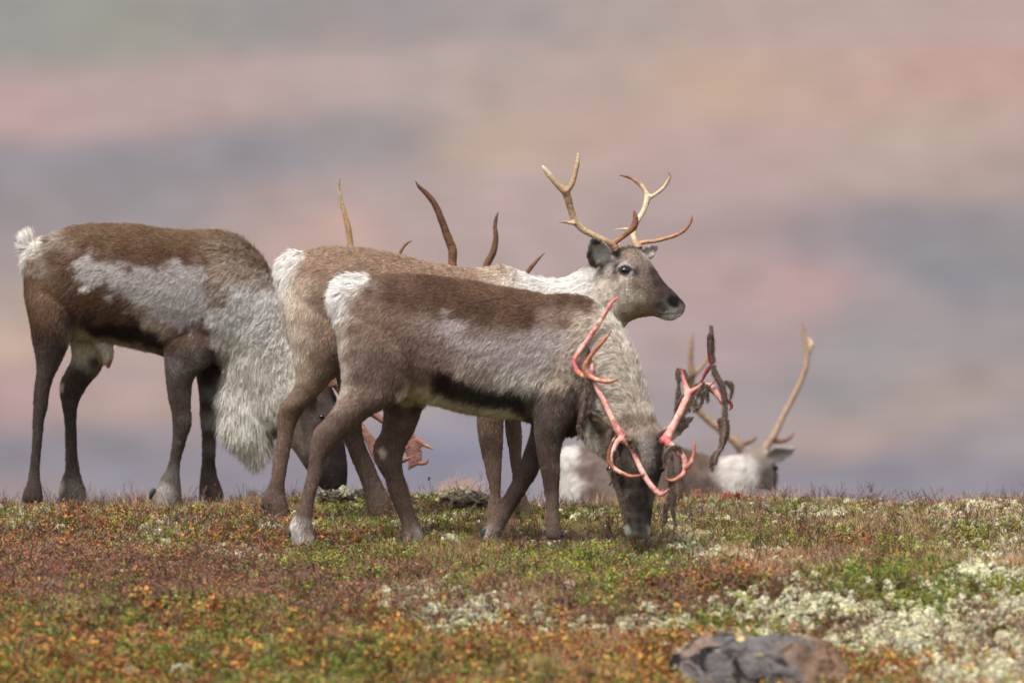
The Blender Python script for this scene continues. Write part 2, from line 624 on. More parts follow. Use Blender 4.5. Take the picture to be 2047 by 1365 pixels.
def hair_object(name, P, N, D, Ln, Cc, parent, lift=.3, width=.0011, tuft=.35, tfreq=55, droop=.25, seed=0, keys=4, dark_tip=0.0, mat=None):
    n = len(P)
    T = D - N * (D * N).sum(1, keepdims=True)
    T /= np.linalg.norm(T, axis=1, keepdims=True) + 1e-9
    nz = np.column_stack([vnoise(P, tfreq, seed + k) for k in range(3)]) + .6 * np.column_stack([vnoise(P, tfreq * 2.6, seed + 7 + k) for k in range(3)])
    lf = np.broadcast_to(np.asarray(lift, float), (n,))[:, None]
    tf = np.broadcast_to(np.asarray(tuft, float), (n,))[:, None]
    d0 = T * (1 - lf) + N * lf + tf * nz + .12 * RNG.normal(size=(n, 3))
    d0 /= np.linalg.norm(d0, axis=1, keepdims=True) + 1e-9
    inn = (d0 * N).sum(1, keepdims=True)
    d0 = d0 + N * np.clip(.12 - inn, 0, None)
    t = np.linspace(0, 1, keys)
    Q = np.empty((n, keys, 3))
    bend = T * .5 + np.array([0, 0, -1.0]) * droop
    for k, tk in enumerate(t):
        Q[:, k] = P - N * .001 + d0 * (Ln * tk)[:, None] + bend * (Ln * tk * tk * .35)[:, None]
    cu = bpy.data.hair_curves.new(name)
    cu.add_curves([keys] * n)
    cu.attributes['position'].data.foreach_set('vector', Q.astype(np.float32).ravel())
    rad = cu.attributes.get('radius') or cu.attributes.new('radius', 'FLOAT', 'POINT')
    wv = np.broadcast_to(np.asarray(width, float), (n,))
    rad.data.foreach_set('value', (wv[:, None] * np.array([.8, 1.0, .75, .25] if keys == 4 else np.linspace(1, .2, keys))[None] * .5).astype(np.float32).ravel())
    lnm = Ln * 1000
    br = np.exp(RNG.normal(0, 1, n) * np.where(lnm < 13, .32, .30)) * (1 + .20 * fbm(P, 70, 2, seed + 30)) * (1 + .10 * fbm(P, 14, 2, seed + 33))
    groove = smooth(.15, .7, vnoise(P * np.array([1, 1, 1.7]), 62, seed + 36)) * smooth(18, 26, lnm) * smooth(52, 36, lnm)
    br = br * (1 - .36 * groove) * (1 + .22 * vnoise(P * np.array([1, 1, .22]), 150, seed + 41) * smooth(16, 10, lnm))
    colr = np.empty((n, keys, 4), np.float32)
    colr[..., 3] = 1
    for k, tk in enumerate(t):
        colr[:, k, :3] = np.clip(Cc * br[:, None] * (.82 + .26 * tk) * (1 - dark_tip * (tk > .7)), 0.002, .95)
    ca = cu.attributes.new('Col', 'FLOAT_COLOR', 'POINT')
    ca.data.foreach_set('color', colr.ravel())
    na = cu.attributes.new('nrm', 'FLOAT_VECTOR', 'POINT')
    na.data.foreach_set('vector', np.repeat(N, keys, 0).astype(np.float32).ravel())
    return link(name, cu, mat or M_FUR, parent)

def dirs3(d2):
    return np.column_stack([d2[:, 0], np.zeros(len(d2)), -d2[:, 1]])

FUR_SCALE = 1.0
def make_body(fr, root, lofts, ears, coat, nhair, voxel=.0075, iters=7, bare=(), seed=0, dens=None, long_lift=None, lumps=.004, ytilt=None):
    g = Geo()
    for secs, n, sub, pinch in lofts:
        v, f = ring_loft(secs, n, sub, pinch)
        g.add(v, f)
    earpts = []
    for e in ears:
        v, f = ear_shell(*e)
        g.add(v, f)
        earpts.append((np.array(e[0][:2]) * .4 + np.array(e[1][:2]) * .6, np.linalg.norm(np.array(e[1][:2]) - np.array(e[0][:2])) * .75))
    me = remeshed(g.mesh('body', fr.local), voxel, iters)
    V, N = verts_of(me), normals_of(me)
    V = V + N * (lumps * fbm(V, 9, 2, seed + 50))[:, None]
    V = V + N * (.0028 * fbm(V * np.array([1, 1, .35]), 26, 2, seed + 55))[:, None]
    me.vertices.foreach_set('co', V.ravel())
    me.update()
    q = fr.px(V)
    c, d, l = coat(q, V)
    set_col(me, c * .8)
    body = link('body', me, M_SKIN, root)
    def wf(P, Nn):
        w = np.where(Nn[:, 1] > .35, .40, 1.0)
        pq = fr.px(P)
        for bx, by, r in bare:
            w = np.where((pq[:, 0] - bx) ** 2 + (pq[:, 1] - by) ** 2 < r * r, 0, w)
        _, _, ln = coat(pq, P)
        w = w * np.clip(14.0 / ln, .7, 2.2)
        return w
    P, Nn = sample_surface(me, int(nhair * FUR_SCALE), wf)
    q = fr.px(P)
    c, d, ln = coat(q, P)
    Ln = ln * .001 * (.65 + .6 * RNG.random(len(P)))
    Ln = Ln * np.where(ln > 40, 1 + .5 * fbm(P, 16, 2, seed + 60), 1)
    lift = np.clip(.20 + (ln - 10) * .004, .14, .34)
    hair_object('fur', P, Nn, dirs3(d), Ln, c, root, lift, .00098 + .00001 * ln, np.interp(ln, [6, 18, 24, 32, 45, 70], [.10, .13, .26, .30, .18, .14]), 85, .2, seed)
    return body

def antler(fr, root, tubes, mat, palette, voxel=.0042, iters=3, plates=(), name='antler'):
    """tubes: list of paths (x,y,r,d) in photograph pixels; palette: list of (colour at root, colour at tip) per tube"""
    g = Geo()
    axis, cols = [], []
    for path, pc in zip(tubes, palette):
        v, f = tube(path, 12, 6)
        g.add(v, f)
        S = catmull([(p[0], p[1], p[3]) for p in path], 8)
        t = np.linspace(0, 1, len(S))[:, None]
        axis.append(S)
        pcs = np.array(pc, float)
        k = np.linspace(0, 1, len(pcs))
        cols.append(np.column_stack([np.interp(t[:, 0], k, pcs[:, i]) for i in range(3)]))
    for secs, colr in plates:
        v, f = ring_loft(secs, 20, 5, 0)
        g.add(v, f)
        S = catmull(secs, 5)
        for w in (.1, .5, .9):
            axis.append(np.column_stack([S[:, 0] * (1 - w) + S[:, 2] * w, S[:, 1] * (1 - w) + S[:, 3] * w, S[:, 5]]))
            cols.append(np.tile(np.array(colr), (len(S), 1)))
    me = remeshed(g.mesh(name, fr.local), voxel, iters)
    A, Cc = fr.local(np.vstack(axis)), np.vstack(cols)
    V = verts_of(me)
    out = np.empty((len(V), 3))
    for s in range(0, len(V), 4000):
        d2 = ((V[s:s + 4000, None] - A[None]) ** 2).sum(2)
        w = 1 / (d2 + 4e-5) ** 2.5
        out[s:s + 4000] = (w @ Cc) / w.sum(1, keepdims=True)
    N = normals_of(me)
    V2 = V + N * (.0012 * fbm(V, 55, 2, 9))[:, None]
    me.vertices.foreach_set('co', V2.ravel())
    me.update()
    if mat is M_RAW:
        k = smooth(.10, .45, fbm(V, 26, 3, 77))[:, None]
        out = out * (1 - .55 * k) + np.array(sr(226, 192, 176)) * .55 * k
        k = smooth(.22, .42, fbm(V, 38, 3, 81))[:, None]
        out = out * (1 - .6 * k) + np.array(sr(128, 48, 44)) * .6 * k
    else:
        out = out * (1 + .22 * fbm(V, 45, 3, 77))[:, None]
    set_col(me, np.clip(out, .01, .9))
    return link(name, me, mat, root)

def eye(fr, root, x, y, d, r):
    import bmesh
    bm = bmesh.new()
    bmesh.ops.create_uvsphere(bm, u_segments=20, v_segments=14, radius=r / fr.s)
    me = bpy.data.meshes.new('eye')
    bm.to_mesh(me)
    bm.free()
    me.polygons.foreach_set('use_smooth', np.ones(len(me.polygons), bool))
    o = link('eye', me, M_EYE, root)
    o.location = tuple(fr.local([(x, y, d)])[0])
    o.scale = (1.15, 1.0, .88)
    return o

def hoof(fr, root, x, y, d, size, fwd=1, claw=None):
    """two toes on the ground and, higher at the back, the dew claws"""
    g = Geo()
    for s in (-1, 1):
        secs = []
        for t, w, h in ((-.45, .55, .9), (0, .62, .95), (.5, .5, .62), (.95, .28, .22)):
            cx = x + fwd * t * size
            secs.append((cx, y - h * size * .9, cx + fwd * .12 * size, y + .12 * size, w * size * .52, d + s * size * .42))
        v, f = ring_loft(secs, 12, 3, .3)
        g.add(v, f, (0.022, 0.021, 0.024))
    o = link('hoof', g.mesh('hoof', fr.local), M_HOOF, root)
    if claw:
        g = Geo()
        for dd in (-5, 6):
            v, f = tube([(claw[0], claw[1], claw[4] * .8, d + dd), ((claw[0] + claw[2]) / 2 - 1, (claw[1] + claw[3]) / 2, claw[4], d + dd), (claw[2], claw[3], claw[4] * .35, d + dd)], 10, 4)
            g.add(v, f, (0.030, 0.031, 0.038))
        link('dewclaw', g.mesh('dewclaw', fr.local), M_HOOF, o)
    return o

def reindeer(name, label, y0, bx, by):
    fr = Frame(y0, bx, by)
    root = bpy.data.objects.new(name, None)
    root.empty_display_size = .2
    COL.objects.link(root)
    root.location = fr.loc()
    root['label'] = label
    root['category'] = 'reindeer'
    root['group'] = 'reindeer on the hill crest'
    return fr, root

WHITE = sr(226, 216, 202)
# ================================================================== the bull grazing at the left
z1 = (2.1, 0, 400)
frA, bull = reindeer('reindeer', 'stout dark reindeer bull with cream throat mane grazing at the left', 1.9, 300, 998)
torso = ZS(*z1, [(102, 240, 106, 400, 30, 0), (118, 195, 122, 500, 85, 0), (150, 158, 150, 560, 125, 0), (210, 132, 225, 585, 160, 0), (300, 98, 305, 585, 185, 0), (400, 88, 400, 595, 202, 0), (500, 88, 500, 616, 215, 0),
    (600, 95, 590, 636, 215, 0), (700, 108, 680, 662, 205, 0), (800, 114, 760, 690, 190, 0), (900, 114, 850, 700, 175, 0), (985, 130, 925, 700, 160, 0), (1062, 182, 950, 712, 138, 0),
    (1130, 262, 955, 740, 125, 0), (1190, 380, 975, 800, 115, 0), (1250, 500, 1010, 880, 105, 0), (1320, 620, 1080, 950, 96, 0), (1385, 740, 1165, 1000, 88, 0), (1430, 850, 1222, 1050, 84, 0),
    (1452, 980, 1255, 1105, 76, 0), (1466, 1080, 1288, 1150, 62, 0), (1472, 1150, 1322, 1195, 52, 0), (1468, 1205, 1350, 1222, 42, 0)])
mane = ZS(*z1, [(940, 640, 1120, 620, 70, 0), (932, 720, 1120, 730, 84, 0), (920, 800, 1135, 800, 86, 0), (916, 890, 1150, 890, 82, 0), (940, 985, 1150, 980, 66, 0), (985, 1040, 1140, 1035, 44, 0), (1025, 1078, 1110, 1074, 18, 0)])
nd, fd = -105, 105
hindN = limb([(112, 260, 330, 330, 90, -85), (112, 420, 330, 470, 95, -95), (130, 540, 310, 560, 85, -100), (146, 630, 285, 640), (155, 700, 256, 700), (150, 760, 235, 745), (146, 805, 217, 805, 36), (143, 860, 211, 862, 32), (140, 950, 195, 925), (134, 1060, 183, 1050), (126, 1130, 176, 1130), (116, 1185, 180, 1180), (100, 1232, 188, 1228), (98, 1262, 190, 1262)], nd)
hindF = limb([(280, 400, 440, 450, 70, 80), (285, 560, 450, 600, 66, 95), (295, 660, 435, 662), (268, 715, 418, 715), (245, 760, 370, 775), (240, 805, 342, 820, 38), (250, 855, 326, 860, 32), (260, 930, 318, 930), (264, 1050, 322, 1050), (264, 1130, 330, 1130), (250, 1180, 340, 1175), (240, 1225, 354, 1220), (246, 1270, 360, 1265)], fd)
foreN = limb([(720, 430, 900, 400, 60, -110), (695, 560, 930, 560, 62, -105), (690, 660, 900, 665, 60), (697, 740, 826, 740), (708, 825, 807, 820), (722, 885, 807, 880), (728, 950, 809, 940), (726, 1000, 790, 1010), (716, 1070, 772, 1075), (702, 1130, 762, 1130), (678, 1165, 763, 1180), (660, 1215, 766, 1225), (655, 1262, 768, 1265), (655, 1285, 768, 1285)], nd)
foreF = limb([(800, 560, 940, 560, 55, 95), (812, 660, 935, 660), (820, 740, 924, 740), (830, 830, 918, 830), (833, 900, 910, 900), (839, 960, 905, 960), (842, 1060, 903, 1060), (838, 1140, 906, 1140), (834, 1190, 918, 1185), (832, 1235, 936, 1230), (832, 1270, 940, 1265)], fd)
tail = ZS(*z1, [(150, 150, 175, 190, 18, 0), (125, 140, 150, 215, 26, 0), (105, 160, 118, 235, 22, 0), (95, 185, 104, 240, 12, 0)])
penis = ZS(*z1, [(380, 560, 470, 575, 26, 0), (405, 600, 478, 610, 24, 0), (428, 640, 474, 645, 20, 0), (436, 670, 472, 672, 16, 0), (444, 705, 466, 708, 10, 0)])
palA = {
 'bb': (sr(108, 84, 64), -1, .35, 18), 'bm': (sr(93, 68, 50), -1, .5, 17), 'bd': (sr(72, 53, 42), -.8, .7, 15), 'dk': (sr(70, 59, 54), -.15, 1, 10), 'dkg': (sr(96, 88, 84), -.25, 1, 14),
 'blk': (sr(52, 43, 38), -1, .4, 18), 'bs': (sr(98, 76, 62), -.5, .8, 16), 'dkm': (sr(78, 66, 61), -.25, 1, 11), 'ng': (sr(172, 154, 138), -.9, .6, 26), 'ng2': (sr(142, 122, 104), -.8, .2, 26),
 'nw': (sr(230, 224, 218), -.9, .75, 30), 'nc': (sr(226, 217, 204), -.6, .9, 32), 'mane': (sr(236, 228, 212), .0, 1, 56), 'hd': (sr(124, 110, 100), .1, 1, 8), 'hk': (sr(74, 62, 56), .2, 1, 8),
 'nz': (sr(46, 42, 42), .2, 1, 6), 'crm': (sr(214, 203, 178), -.7, .7, 22), 'wht': (sr(236, 230, 220), -.4, .5, 34), 'skin': (sr(150, 112, 98), -.3, 1, 5), 'tan': (sr(186, 168, 148), -.8, .6, 20)}
tabA = [(p[0] / 2.1, p[1] / 2.1 + 400) + tuple(p[2:]) for p in [
 (150, 160, 'bb'), (200, 170, 'bb'), (320, 130, 'bb'), (470, 120, 'bb'), (600, 140, 'bb'), (720, 150, 'bb'), (830, 160, 'bb'), (900, 190, 'ng2'), (930, 130, 'bb'),
 (140, 250, 'bb', -.4, 1, 18), (240, 240, 'bm'), (300, 300, 'bm'), (400, 200, 'bm'), (550, 210, 'bm'), (680, 230, 'bm'), (780, 240, 'bm'), (860, 250, 'bb'),
 (130, 340, 'bm', -.3, 1, 16), (200, 380, 'bb', -.4, 1, 16), (150, 450, 'bm', -.2, 1, 14), (240, 470, 'bm', -.3, 1, 15), (160, 540, 'bd', -.1, 1, 13), (230, 560, 'bd', -.1, 1, 13), (290, 480, 'bd'), (200, 640, 'dk', 0, 1, 11), (250, 620, 'dk', 0, 1, 11), (190, 720, 'dk'),
 (180, 800, 'dk'), (170, 900, 'dk'), (160, 1000, 'dk'), (150, 1120, 'dk'), (145, 1220, 'dk'), (400, 670, 'dk'), (330, 740, 'dk'), (290, 800, 'dk'), (290, 900, 'dk'), (295, 1020, 'dk'), (290, 1140, 'dk'), (290, 1230, 'dkg'), (250, 1200, 'dkg'),
 (350, 430, 'bm'), (430, 430, 'bm'), (500, 480, 'bm'), (380, 500, 'bd'), (480, 520, 'bd'), (580, 520, 'bd'), (640, 520, 'tan'), (690, 540, 'tan'),
 (360, 595, 'crm'), (430, 612, 'crm'), (520, 632, 'crm'), (600, 645, 'crm'), (450, 690, 'skin'), (425, 650, 'crm', .2, 1, 25), (350, 630, 'crm', 0, 1, 16),
 (860, 360, 'bs'), (830, 480, 'bs'), (780, 560, 'bs'), (860, 560, 'bs'), (720, 600, 'bd'), (720, 680, 'dkm'), (780, 660, 'dk'), (880, 640, 'dk'), (760, 760, 'dkm'), (760, 860, 'dk'), (760, 960, 'dk'), (740, 1060, 'dk'), (720, 1150, 'dkg'), (720, 1230, 'dkg'),
 (870, 740, 'dk'), (870, 860, 'dk'), (870, 980, 'dk'), (870, 1100, 'dk'), (880, 1210, 'dk'), (920, 690, 'blk', -.3, 1, 20),
 (950, 200, 'ng2'), (1020, 190, 'ng2'), (1080, 240, 'ng2'), (1120, 320, 'ng'), (940, 300, 'ng'), (1030, 290, 'ng'), (930, 400, 'ng'), (1020, 400, 'nw'), (1120, 420, 'nw'), (920, 500, 'nw'), (1000, 500, 'nw'), (1100, 540, 'nw'), (940, 590, 'nc'), (1020, 620, 'nc'), (1130, 640, 'nc'), (1200, 600, 'nc'),
 (960, 690, 'mane'), (1060, 720, 'nc', .0, 1, 40), (1150, 760, 'nc', .1, 1, 34), (950, 800, 'mane'), (1030, 830, 'mane'), (1120, 860, 'nc', .1, 1, 40), (930, 900, 'mane'), (1000, 930, 'mane'), (1080, 950, 'mane'), (1000, 1030, 'mane'), (1070, 1060, 'mane'), (1130, 1000, 'mane', .1, 1, 50),
 (1220, 850, 'nc', .3, 1, 20), (1260, 780, 'nc', .3, 1, 20), (1330, 700, 'nc', .3, 1, 20), (1200, 960, 'hd'), (1270, 920, 'hd'), (1330, 850, 'hk'), (1380, 800, 'hk'), (1290, 1020, 'hd'), (1350, 960, 'hk'), (1420, 940, 'hk'), (1330, 1080, 'hk'), (1420, 1050, 'nz'), (1440, 1150, 'nz'), (1370, 1160, 'nz'),
 (95, 200, 'wht', -.6, -.5, 40), (130, 170, 'wht', -.2, -1, 55), (110, 230, 'wht', -.5, .8, 34), (155, 150, 'wht', .2, -1, 50), (175, 165, 'wht', -.5, -.3, 22)]]
def zp(z, pts):
    return [(x / z[0] + z[1], y / z[0] + z[2]) for x, y in pts]
polyA = [
 (zp(z1, [(330, 262), (400, 242), (480, 260), (560, 290), (650, 285), (700, 305), (740, 270), (850, 275), (890, 340), (880, 440), (840, 500), (790, 540), (740, 515), (700, 505), (640, 480), (580, 460), (545, 425), (520, 380), (450, 358), (380, 365), (335, 335)]), sr(188, 182, 180), 15, .76, 2.2, None),
 (zp(z1, [(350, 368), (395, 365), (390, 380), (355, 384)]), sr(215, 208, 205), 3, .9, .5, None), (zp(z1, [(450, 395), (485, 390), (485, 420), (460, 415)]), sr(200, 190, 185), 4, .7, 1.2, None),
 (zp(z1, [(345, 525), (480, 512), (580, 530), (675, 552), (692, 605), (670, 628), (600, 606), (500, 588), (400, 563)]), sr(38, 31, 28), 9, .95, .6, None),
 (zp(z1, [(310, 580), (400, 575), (500, 603), (600, 625), (665, 645), (660, 670), (570, 650), (470, 640), (380, 620), (310, 640)]), sr(212, 202, 178), 6, .9, .4, None),
 (zp(z1, [(245, 760), (265, 755), (268, 800), (250, 805)]), sr(196, 182, 160), 4, .8, .3, lambda L: (L[:, 1] > 0).astype(float)),
 (zp(z1, [(235, 1200), (265, 1170), (275, 1215), (255, 1240)]), sr(170, 160, 148), 6, .7, .4, lambda L: (L[:, 1] > 0).astype(float)),
 (zp(z1, [(650, 1200), (700, 1170), (735, 1200), (735, 1260), (700, 1275), (660, 1260)]), sr(176, 168, 162), 8, .75, 1.0, lambda L: (L[:, 1] < 0).astype(float)),
 (zp(z1, [(700, 655), (760, 660), (775, 700), (720, 720)]), sr(150, 146, 150), 12, .22, 1.0, lambda L: (L[:, 1] < -.05).astype(float)),
 (zp(z1, [(1085, 925), (1150, 930), (1160, 985), (1120, 990)]), sr(84, 70, 60), 10, .8, .8, None)]
coatA = Coat(tabA, palA, polyA, 8, 100)
zz = lambda s: ZS(*z1, s)
make_body(frA, bull, [(inset(torso, 6), 28, 4, .22), (inset(mane, 8), 20, 4, 0), (inset(zz(hindN), 2), 20, 4, 0), (inset(zz(hindF), 2), 20, 4, 0), (inset(zz(foreN), 2), 20, 4, 0), (inset(zz(foreF), 2), 20, 4, 0), (tail, 14, 4, 0), (penis, 14, 4, 0)],
          [((628, 790, -34), (590, 800, -70), 15, 8, (-.2, .6, -1), 5)], coatA, 250000, seed=100, bare=[(672, 975, 16)])
zb5 = (4.875, 540, 720)
za = (4.2646, 640, 330)
PINKB = sr(134, 94, 84); TAN = sr(168, 134, 98); DKB = sr(92, 62, 42); MIDB = sr(122, 88, 60); PALE = sr(196, 176, 140)
def T(z, pts, d0, d1=None):
    """path readings with a depth that runs from d0 to d1 photograph pixels"""
    P = Z(*z, pts)
    d1 = d0 if d1 is None else d1
    n = len(P)
    return [(p[0], p[1], p[2], d0 + (d1 - d0) * i / max(n - 1, 1)) for i, p in enumerate(P)]
one = (1, 0, 0)
nearA = [T(one, [(668, 772, 10), (652, 715, 9.5), (655, 640, 9), (690, 565, 9), (745, 548, 9), (830, 575, 9), (900, 610, 9)], -30, -60),
         T(one, [(690, 565, 8), (702, 520, 7)], -45) + T(za, [(260, 665, 28), (240, 520, 27), (200, 370, 20), (168, 235, 15), (166, 165, 13), (190, 90, 4)], -48, -70),
         T(one, [(780, 555, 6), (795, 525, 5)], -52) + T(za, [(690, 740, 16), (740, 672, 14), (820, 632, 4)], -55, -60),
         T(one, [(895, 606, 10), (906, 570, 9.6)], -60) + T(za, [(1130, 840, 38), (1128, 720, 40), (1085, 605, 36), (1040, 480, 32), (980, 340, 29), (905, 245, 24), (845, 190, 16), (805, 125, 4)], -60, -80),
         T(zb5, [(640, 215, 50), (720, 330, 46), (800, 450, 40), (850, 560, 30)], -28, -10),
         T(zb5, [(1290, 880, 24), (1335, 850, 17), (1382, 825, 6)], -14), T(zb5, [(1270, 980, 34), (1345, 955, 22), (1412, 928, 7)], -14)]
pal1 = [(PINKB, MIDB, MIDB), (MIDB, TAN, TAN, PALE, MIDB), (MIDB, MIDB), (MIDB, MIDB, DKB, DKB, sr(80, 50, 38)), (PINKB, PINKB), (PINKB, sr(130, 80, 64)), (PINKB, sr(130, 80, 64))]
palm1 = (ZS(*zb5, [(700, 320, 690, 380, 16, -40), (800, 440, 785, 600, 14, -40), (905, 595, 905, 765, 13, -40), (980, 700, 965, 900, 12, -40), (1070, 785, 1030, 1025, 12, -40), (1180, 810, 1150, 1035, 12, -50), (1290, 850, 1280, 1010, 10, -60), (1310, 880, 1300, 985, 6, -60)]), PINKB)
antler(frA, bull, nearA, M_ANTLER, pal1, .005, 5, [palm1])
farA = [T(one, [(676, 770, 10), (690, 715, 9.5), (712, 650, 9), (770, 610, 9), (860, 600, 9), (960, 605, 9), (1030, 600, 8)], 30, 50),
        T(one, [(955, 604, 9), (966, 560, 8.5)], 46) + T(za, [(1420, 850, 33), (1475, 740, 31), (1497, 620, 25), (1490, 520, 21), (1502, 440, 16), (1528, 375, 4)], 48, 62),
        T(one, [(1028, 600, 6.5), (1044, 560, 6)], 50) + T(za, [(1775, 900, 22), (1850, 810, 16), (1922, 738, 4)], 50, 58),
        T(zb5, [(670, 240, 46), (800, 380, 40), (1000, 520, 38), (1200, 650, 36)], 26, 20),
        T(zb5, [(1430, 770, 24), (1520, 832, 21), (1612, 874, 8)], 20), T(zb5, [(1455, 1010, 18), (1520, 1000, 18), (1542, 952, 6)], 20)]
pal2 = [(PINKB, MIDB, MIDB), (MIDB, DKB, DKB, sr(80, 52, 40)), (MIDB, DKB), (PINKB, PINKB), (PINKB, sr(190, 140, 120)), (PINKB, DKB)]
palm2 = (ZS(*zb5, [(1180, 600, 1120, 800, 14, 95), (1290, 640, 1210, 870, 14, 95), (1385, 690, 1300, 900, 13, 95), (1440, 760, 1330, 980, 12, 95), (1478, 850, 1330, 1050, 11, 95), (1490, 960, 1330, 1085, 8, 95), (1470, 1010, 1316, 1096, 5, 95)]), PINKB)
antler(frA, bull, farA, M_ANTLER, pal2, .005, 5, [palm2])
eye(frA, bull, 644, 832, -32, 4.8)
hoof(frA, bull, 70, 1000, -50, 17, 1)
hoof(frA, bull, 142, 1002, 50, 18, 1)
hoof(frA, bull, 340, 1004, -50, 18, 1, (311, 975, 302, 996, 5))
hoof(frA, bull, 425, 1001, 50, 17, 1)

# ================================================================== the alert reindeer in the middle
z2 = (2.1, 500, 450)
z3 = (3.4133, 1000, 280)
frB, alert = reindeer('reindeer', 'pale grey brown reindeer with head raised and bare tan antlers', .95, 790, 1030)
torso = ZS(*z2, [(112, 185, 120, 300, 30, 0), (125, 150, 140, 420, 80, 0), (155, 126, 175, 520, 125, 0), (210, 103, 235, 590, 160, 0), (290, 84, 320, 610, 180, 0), (400, 79, 420, 620, 195, 0), (500, 90, 510, 635, 202, 0),
    (600, 108, 610, 655, 206, 0), (700, 133, 710, 680, 205, 0), (800, 156, 800, 705, 200, 0), (880, 166, 880, 720, 192, 0), (960, 170, 960, 730, 180, 0), (1040, 162, 1040, 725, 165, 0), (1110, 172, 1110, 680, 145, 0)])
neck = [(1000, 522, 1020, 790, 72, 0), (1040, 540, 1075, 780, 66, 0), (1080, 553, 1130, 770, 62, 0), (1120, 553, 1175, 745, 57, 0), (1155, 539, 1215, 705, 52, 0), (1185, 515, 1240, 668, 47, 0), (1210, 497, 1262, 645, 44, 0)]
head = [(1193, 500, 1228, 640, 40, 0), (1218, 488, 1246, 648, 47, 0), (1245, 486, 1262, 643, 49, -1), (1270, 491, 1278, 637, 48, -2), (1292, 510, 1292, 635, 45, -3), (1308, 533, 1304, 634, 40, -4), (1324, 556, 1315, 637, 35, -5), (1341, 575, 1327, 641, 31, -6), (1356, 590, 1340, 643, 28, -7), (1366, 600, 1352, 638, 23, -8), (1371, 609, 1364, 628, 13, -8)]
hindN = ZS(*z2, limb([(125, 200, 400, 220, 90, -85), (140, 330, 420, 380, 95, -95), (162, 450, 420, 500, 95, -100), (182, 560, 395, 600, 85, -102), (192, 645, 335, 665), (170, 700, 290, 715), (125, 755, 250, 755), (114, 810, 213, 805, 40), (117, 865, 192, 855, 34), (107, 935, 176, 925), (97, 1000, 164, 990), (88, 1060, 154, 1055), (72, 1105, 150, 1110), (52, 1145, 162, 1160), (58, 1190, 175, 1200), (62, 1222, 180, 1225)], -105))
hindF = ZS(*z2, limb([(330, 450, 520, 450, 70, 85), (350, 600, 520, 610, 66, 95), (370, 720, 500, 700), (365, 800, 470, 790), (372, 860, 470, 850), (392, 915, 478, 900), (420, 980, 502, 965), (448, 1045, 530, 1030), (470, 1105, 560, 1095), (482, 1160, 588, 1155), (490, 1200, 604, 1205), (495, 1225, 610, 1225)], 105))
foreN = ZS(*z2, limb([(930, 480, 1090, 470, 60, -95), (935, 640, 1085, 640, 52), (946, 760, 1072, 760), (950, 840, 1066, 840), (958, 900, 1064, 900), (970, 960, 1062, 960), (983, 1020, 1060, 1020), (996, 1075, 1058, 1075), (1002, 1120, 1056, 1120), (994, 1170, 1056, 1165), (985, 1210, 1062, 1205), (980, 1250, 1068, 1250)], -95))
foreF = ZS(*z2, limb([(1030, 560, 1150, 560, 55, 90), (1050, 700, 1145, 700), (1064, 800, 1140, 800), (1072, 880, 1145, 880), (1082, 950, 1144, 940), (1090, 1010, 1142, 1010), (1098, 1070, 1146, 1070), (1100, 1130, 1160, 1130), (1104, 1180, 1182, 1180), (1108, 1220, 1196, 1220), (1110, 1245, 1200, 1245)], 95))
tail = ZS(*z2, [(205, 108, 215, 150, 20, 0), (160, 118, 175, 180, 28, 0), (125, 150, 150, 220, 26, 0), (112, 185, 140, 270, 22, 0), (122, 230, 145, 310, 12, 0)])
palB = {
 'bb': (sr(148, 122, 103), -.95, .4, 16), 'bs': (sr(138, 114, 98), -.8, .7, 15), 'th': (sr(136, 113, 97), -.5, 1, 14), 'thl': (sr(172, 152, 134), -.3, 1, 15), 'edge': (sr(212, 198, 182), -.25, 1, 18), 'wht': (sr(238, 230, 220), -.35, .9, 30),
 'leg': (sr(114, 94, 81), -.1, 1, 10), 'legd': (sr(94, 77, 67), -.15, 1, 11), 'neck': (sr(236, 228, 220), -.7, .7, 22), 'nk2': (sr(214, 199, 185), -.6, .8, 20), 'chk': (sr(208, 192, 177), -.5, .7, 9), 'fh': (sr(136, 119, 107), -.9, -.1, 8), 'crn': (sr(148, 130, 116), -.8, .1, 10),
 'dk': (sr(62, 50, 48), -.7, -.4, 6), 'blk': (sr(36, 31, 32), -.6, -.2, 5), 'jaw': (sr(160, 138, 112), -.7, .3, 10), 'lip': (sr(150, 140, 132), -.6, .4, 6), 'lw': (sr(240, 236, 230), -.4, .7, 7), 'earD': (sr(70, 62, 58), -.2, -.9, 8), 'earW': (sr(196, 190, 182), .1, -1, 9), 'tc': (sr(196, 186, 160), -.4, .9, 12)}
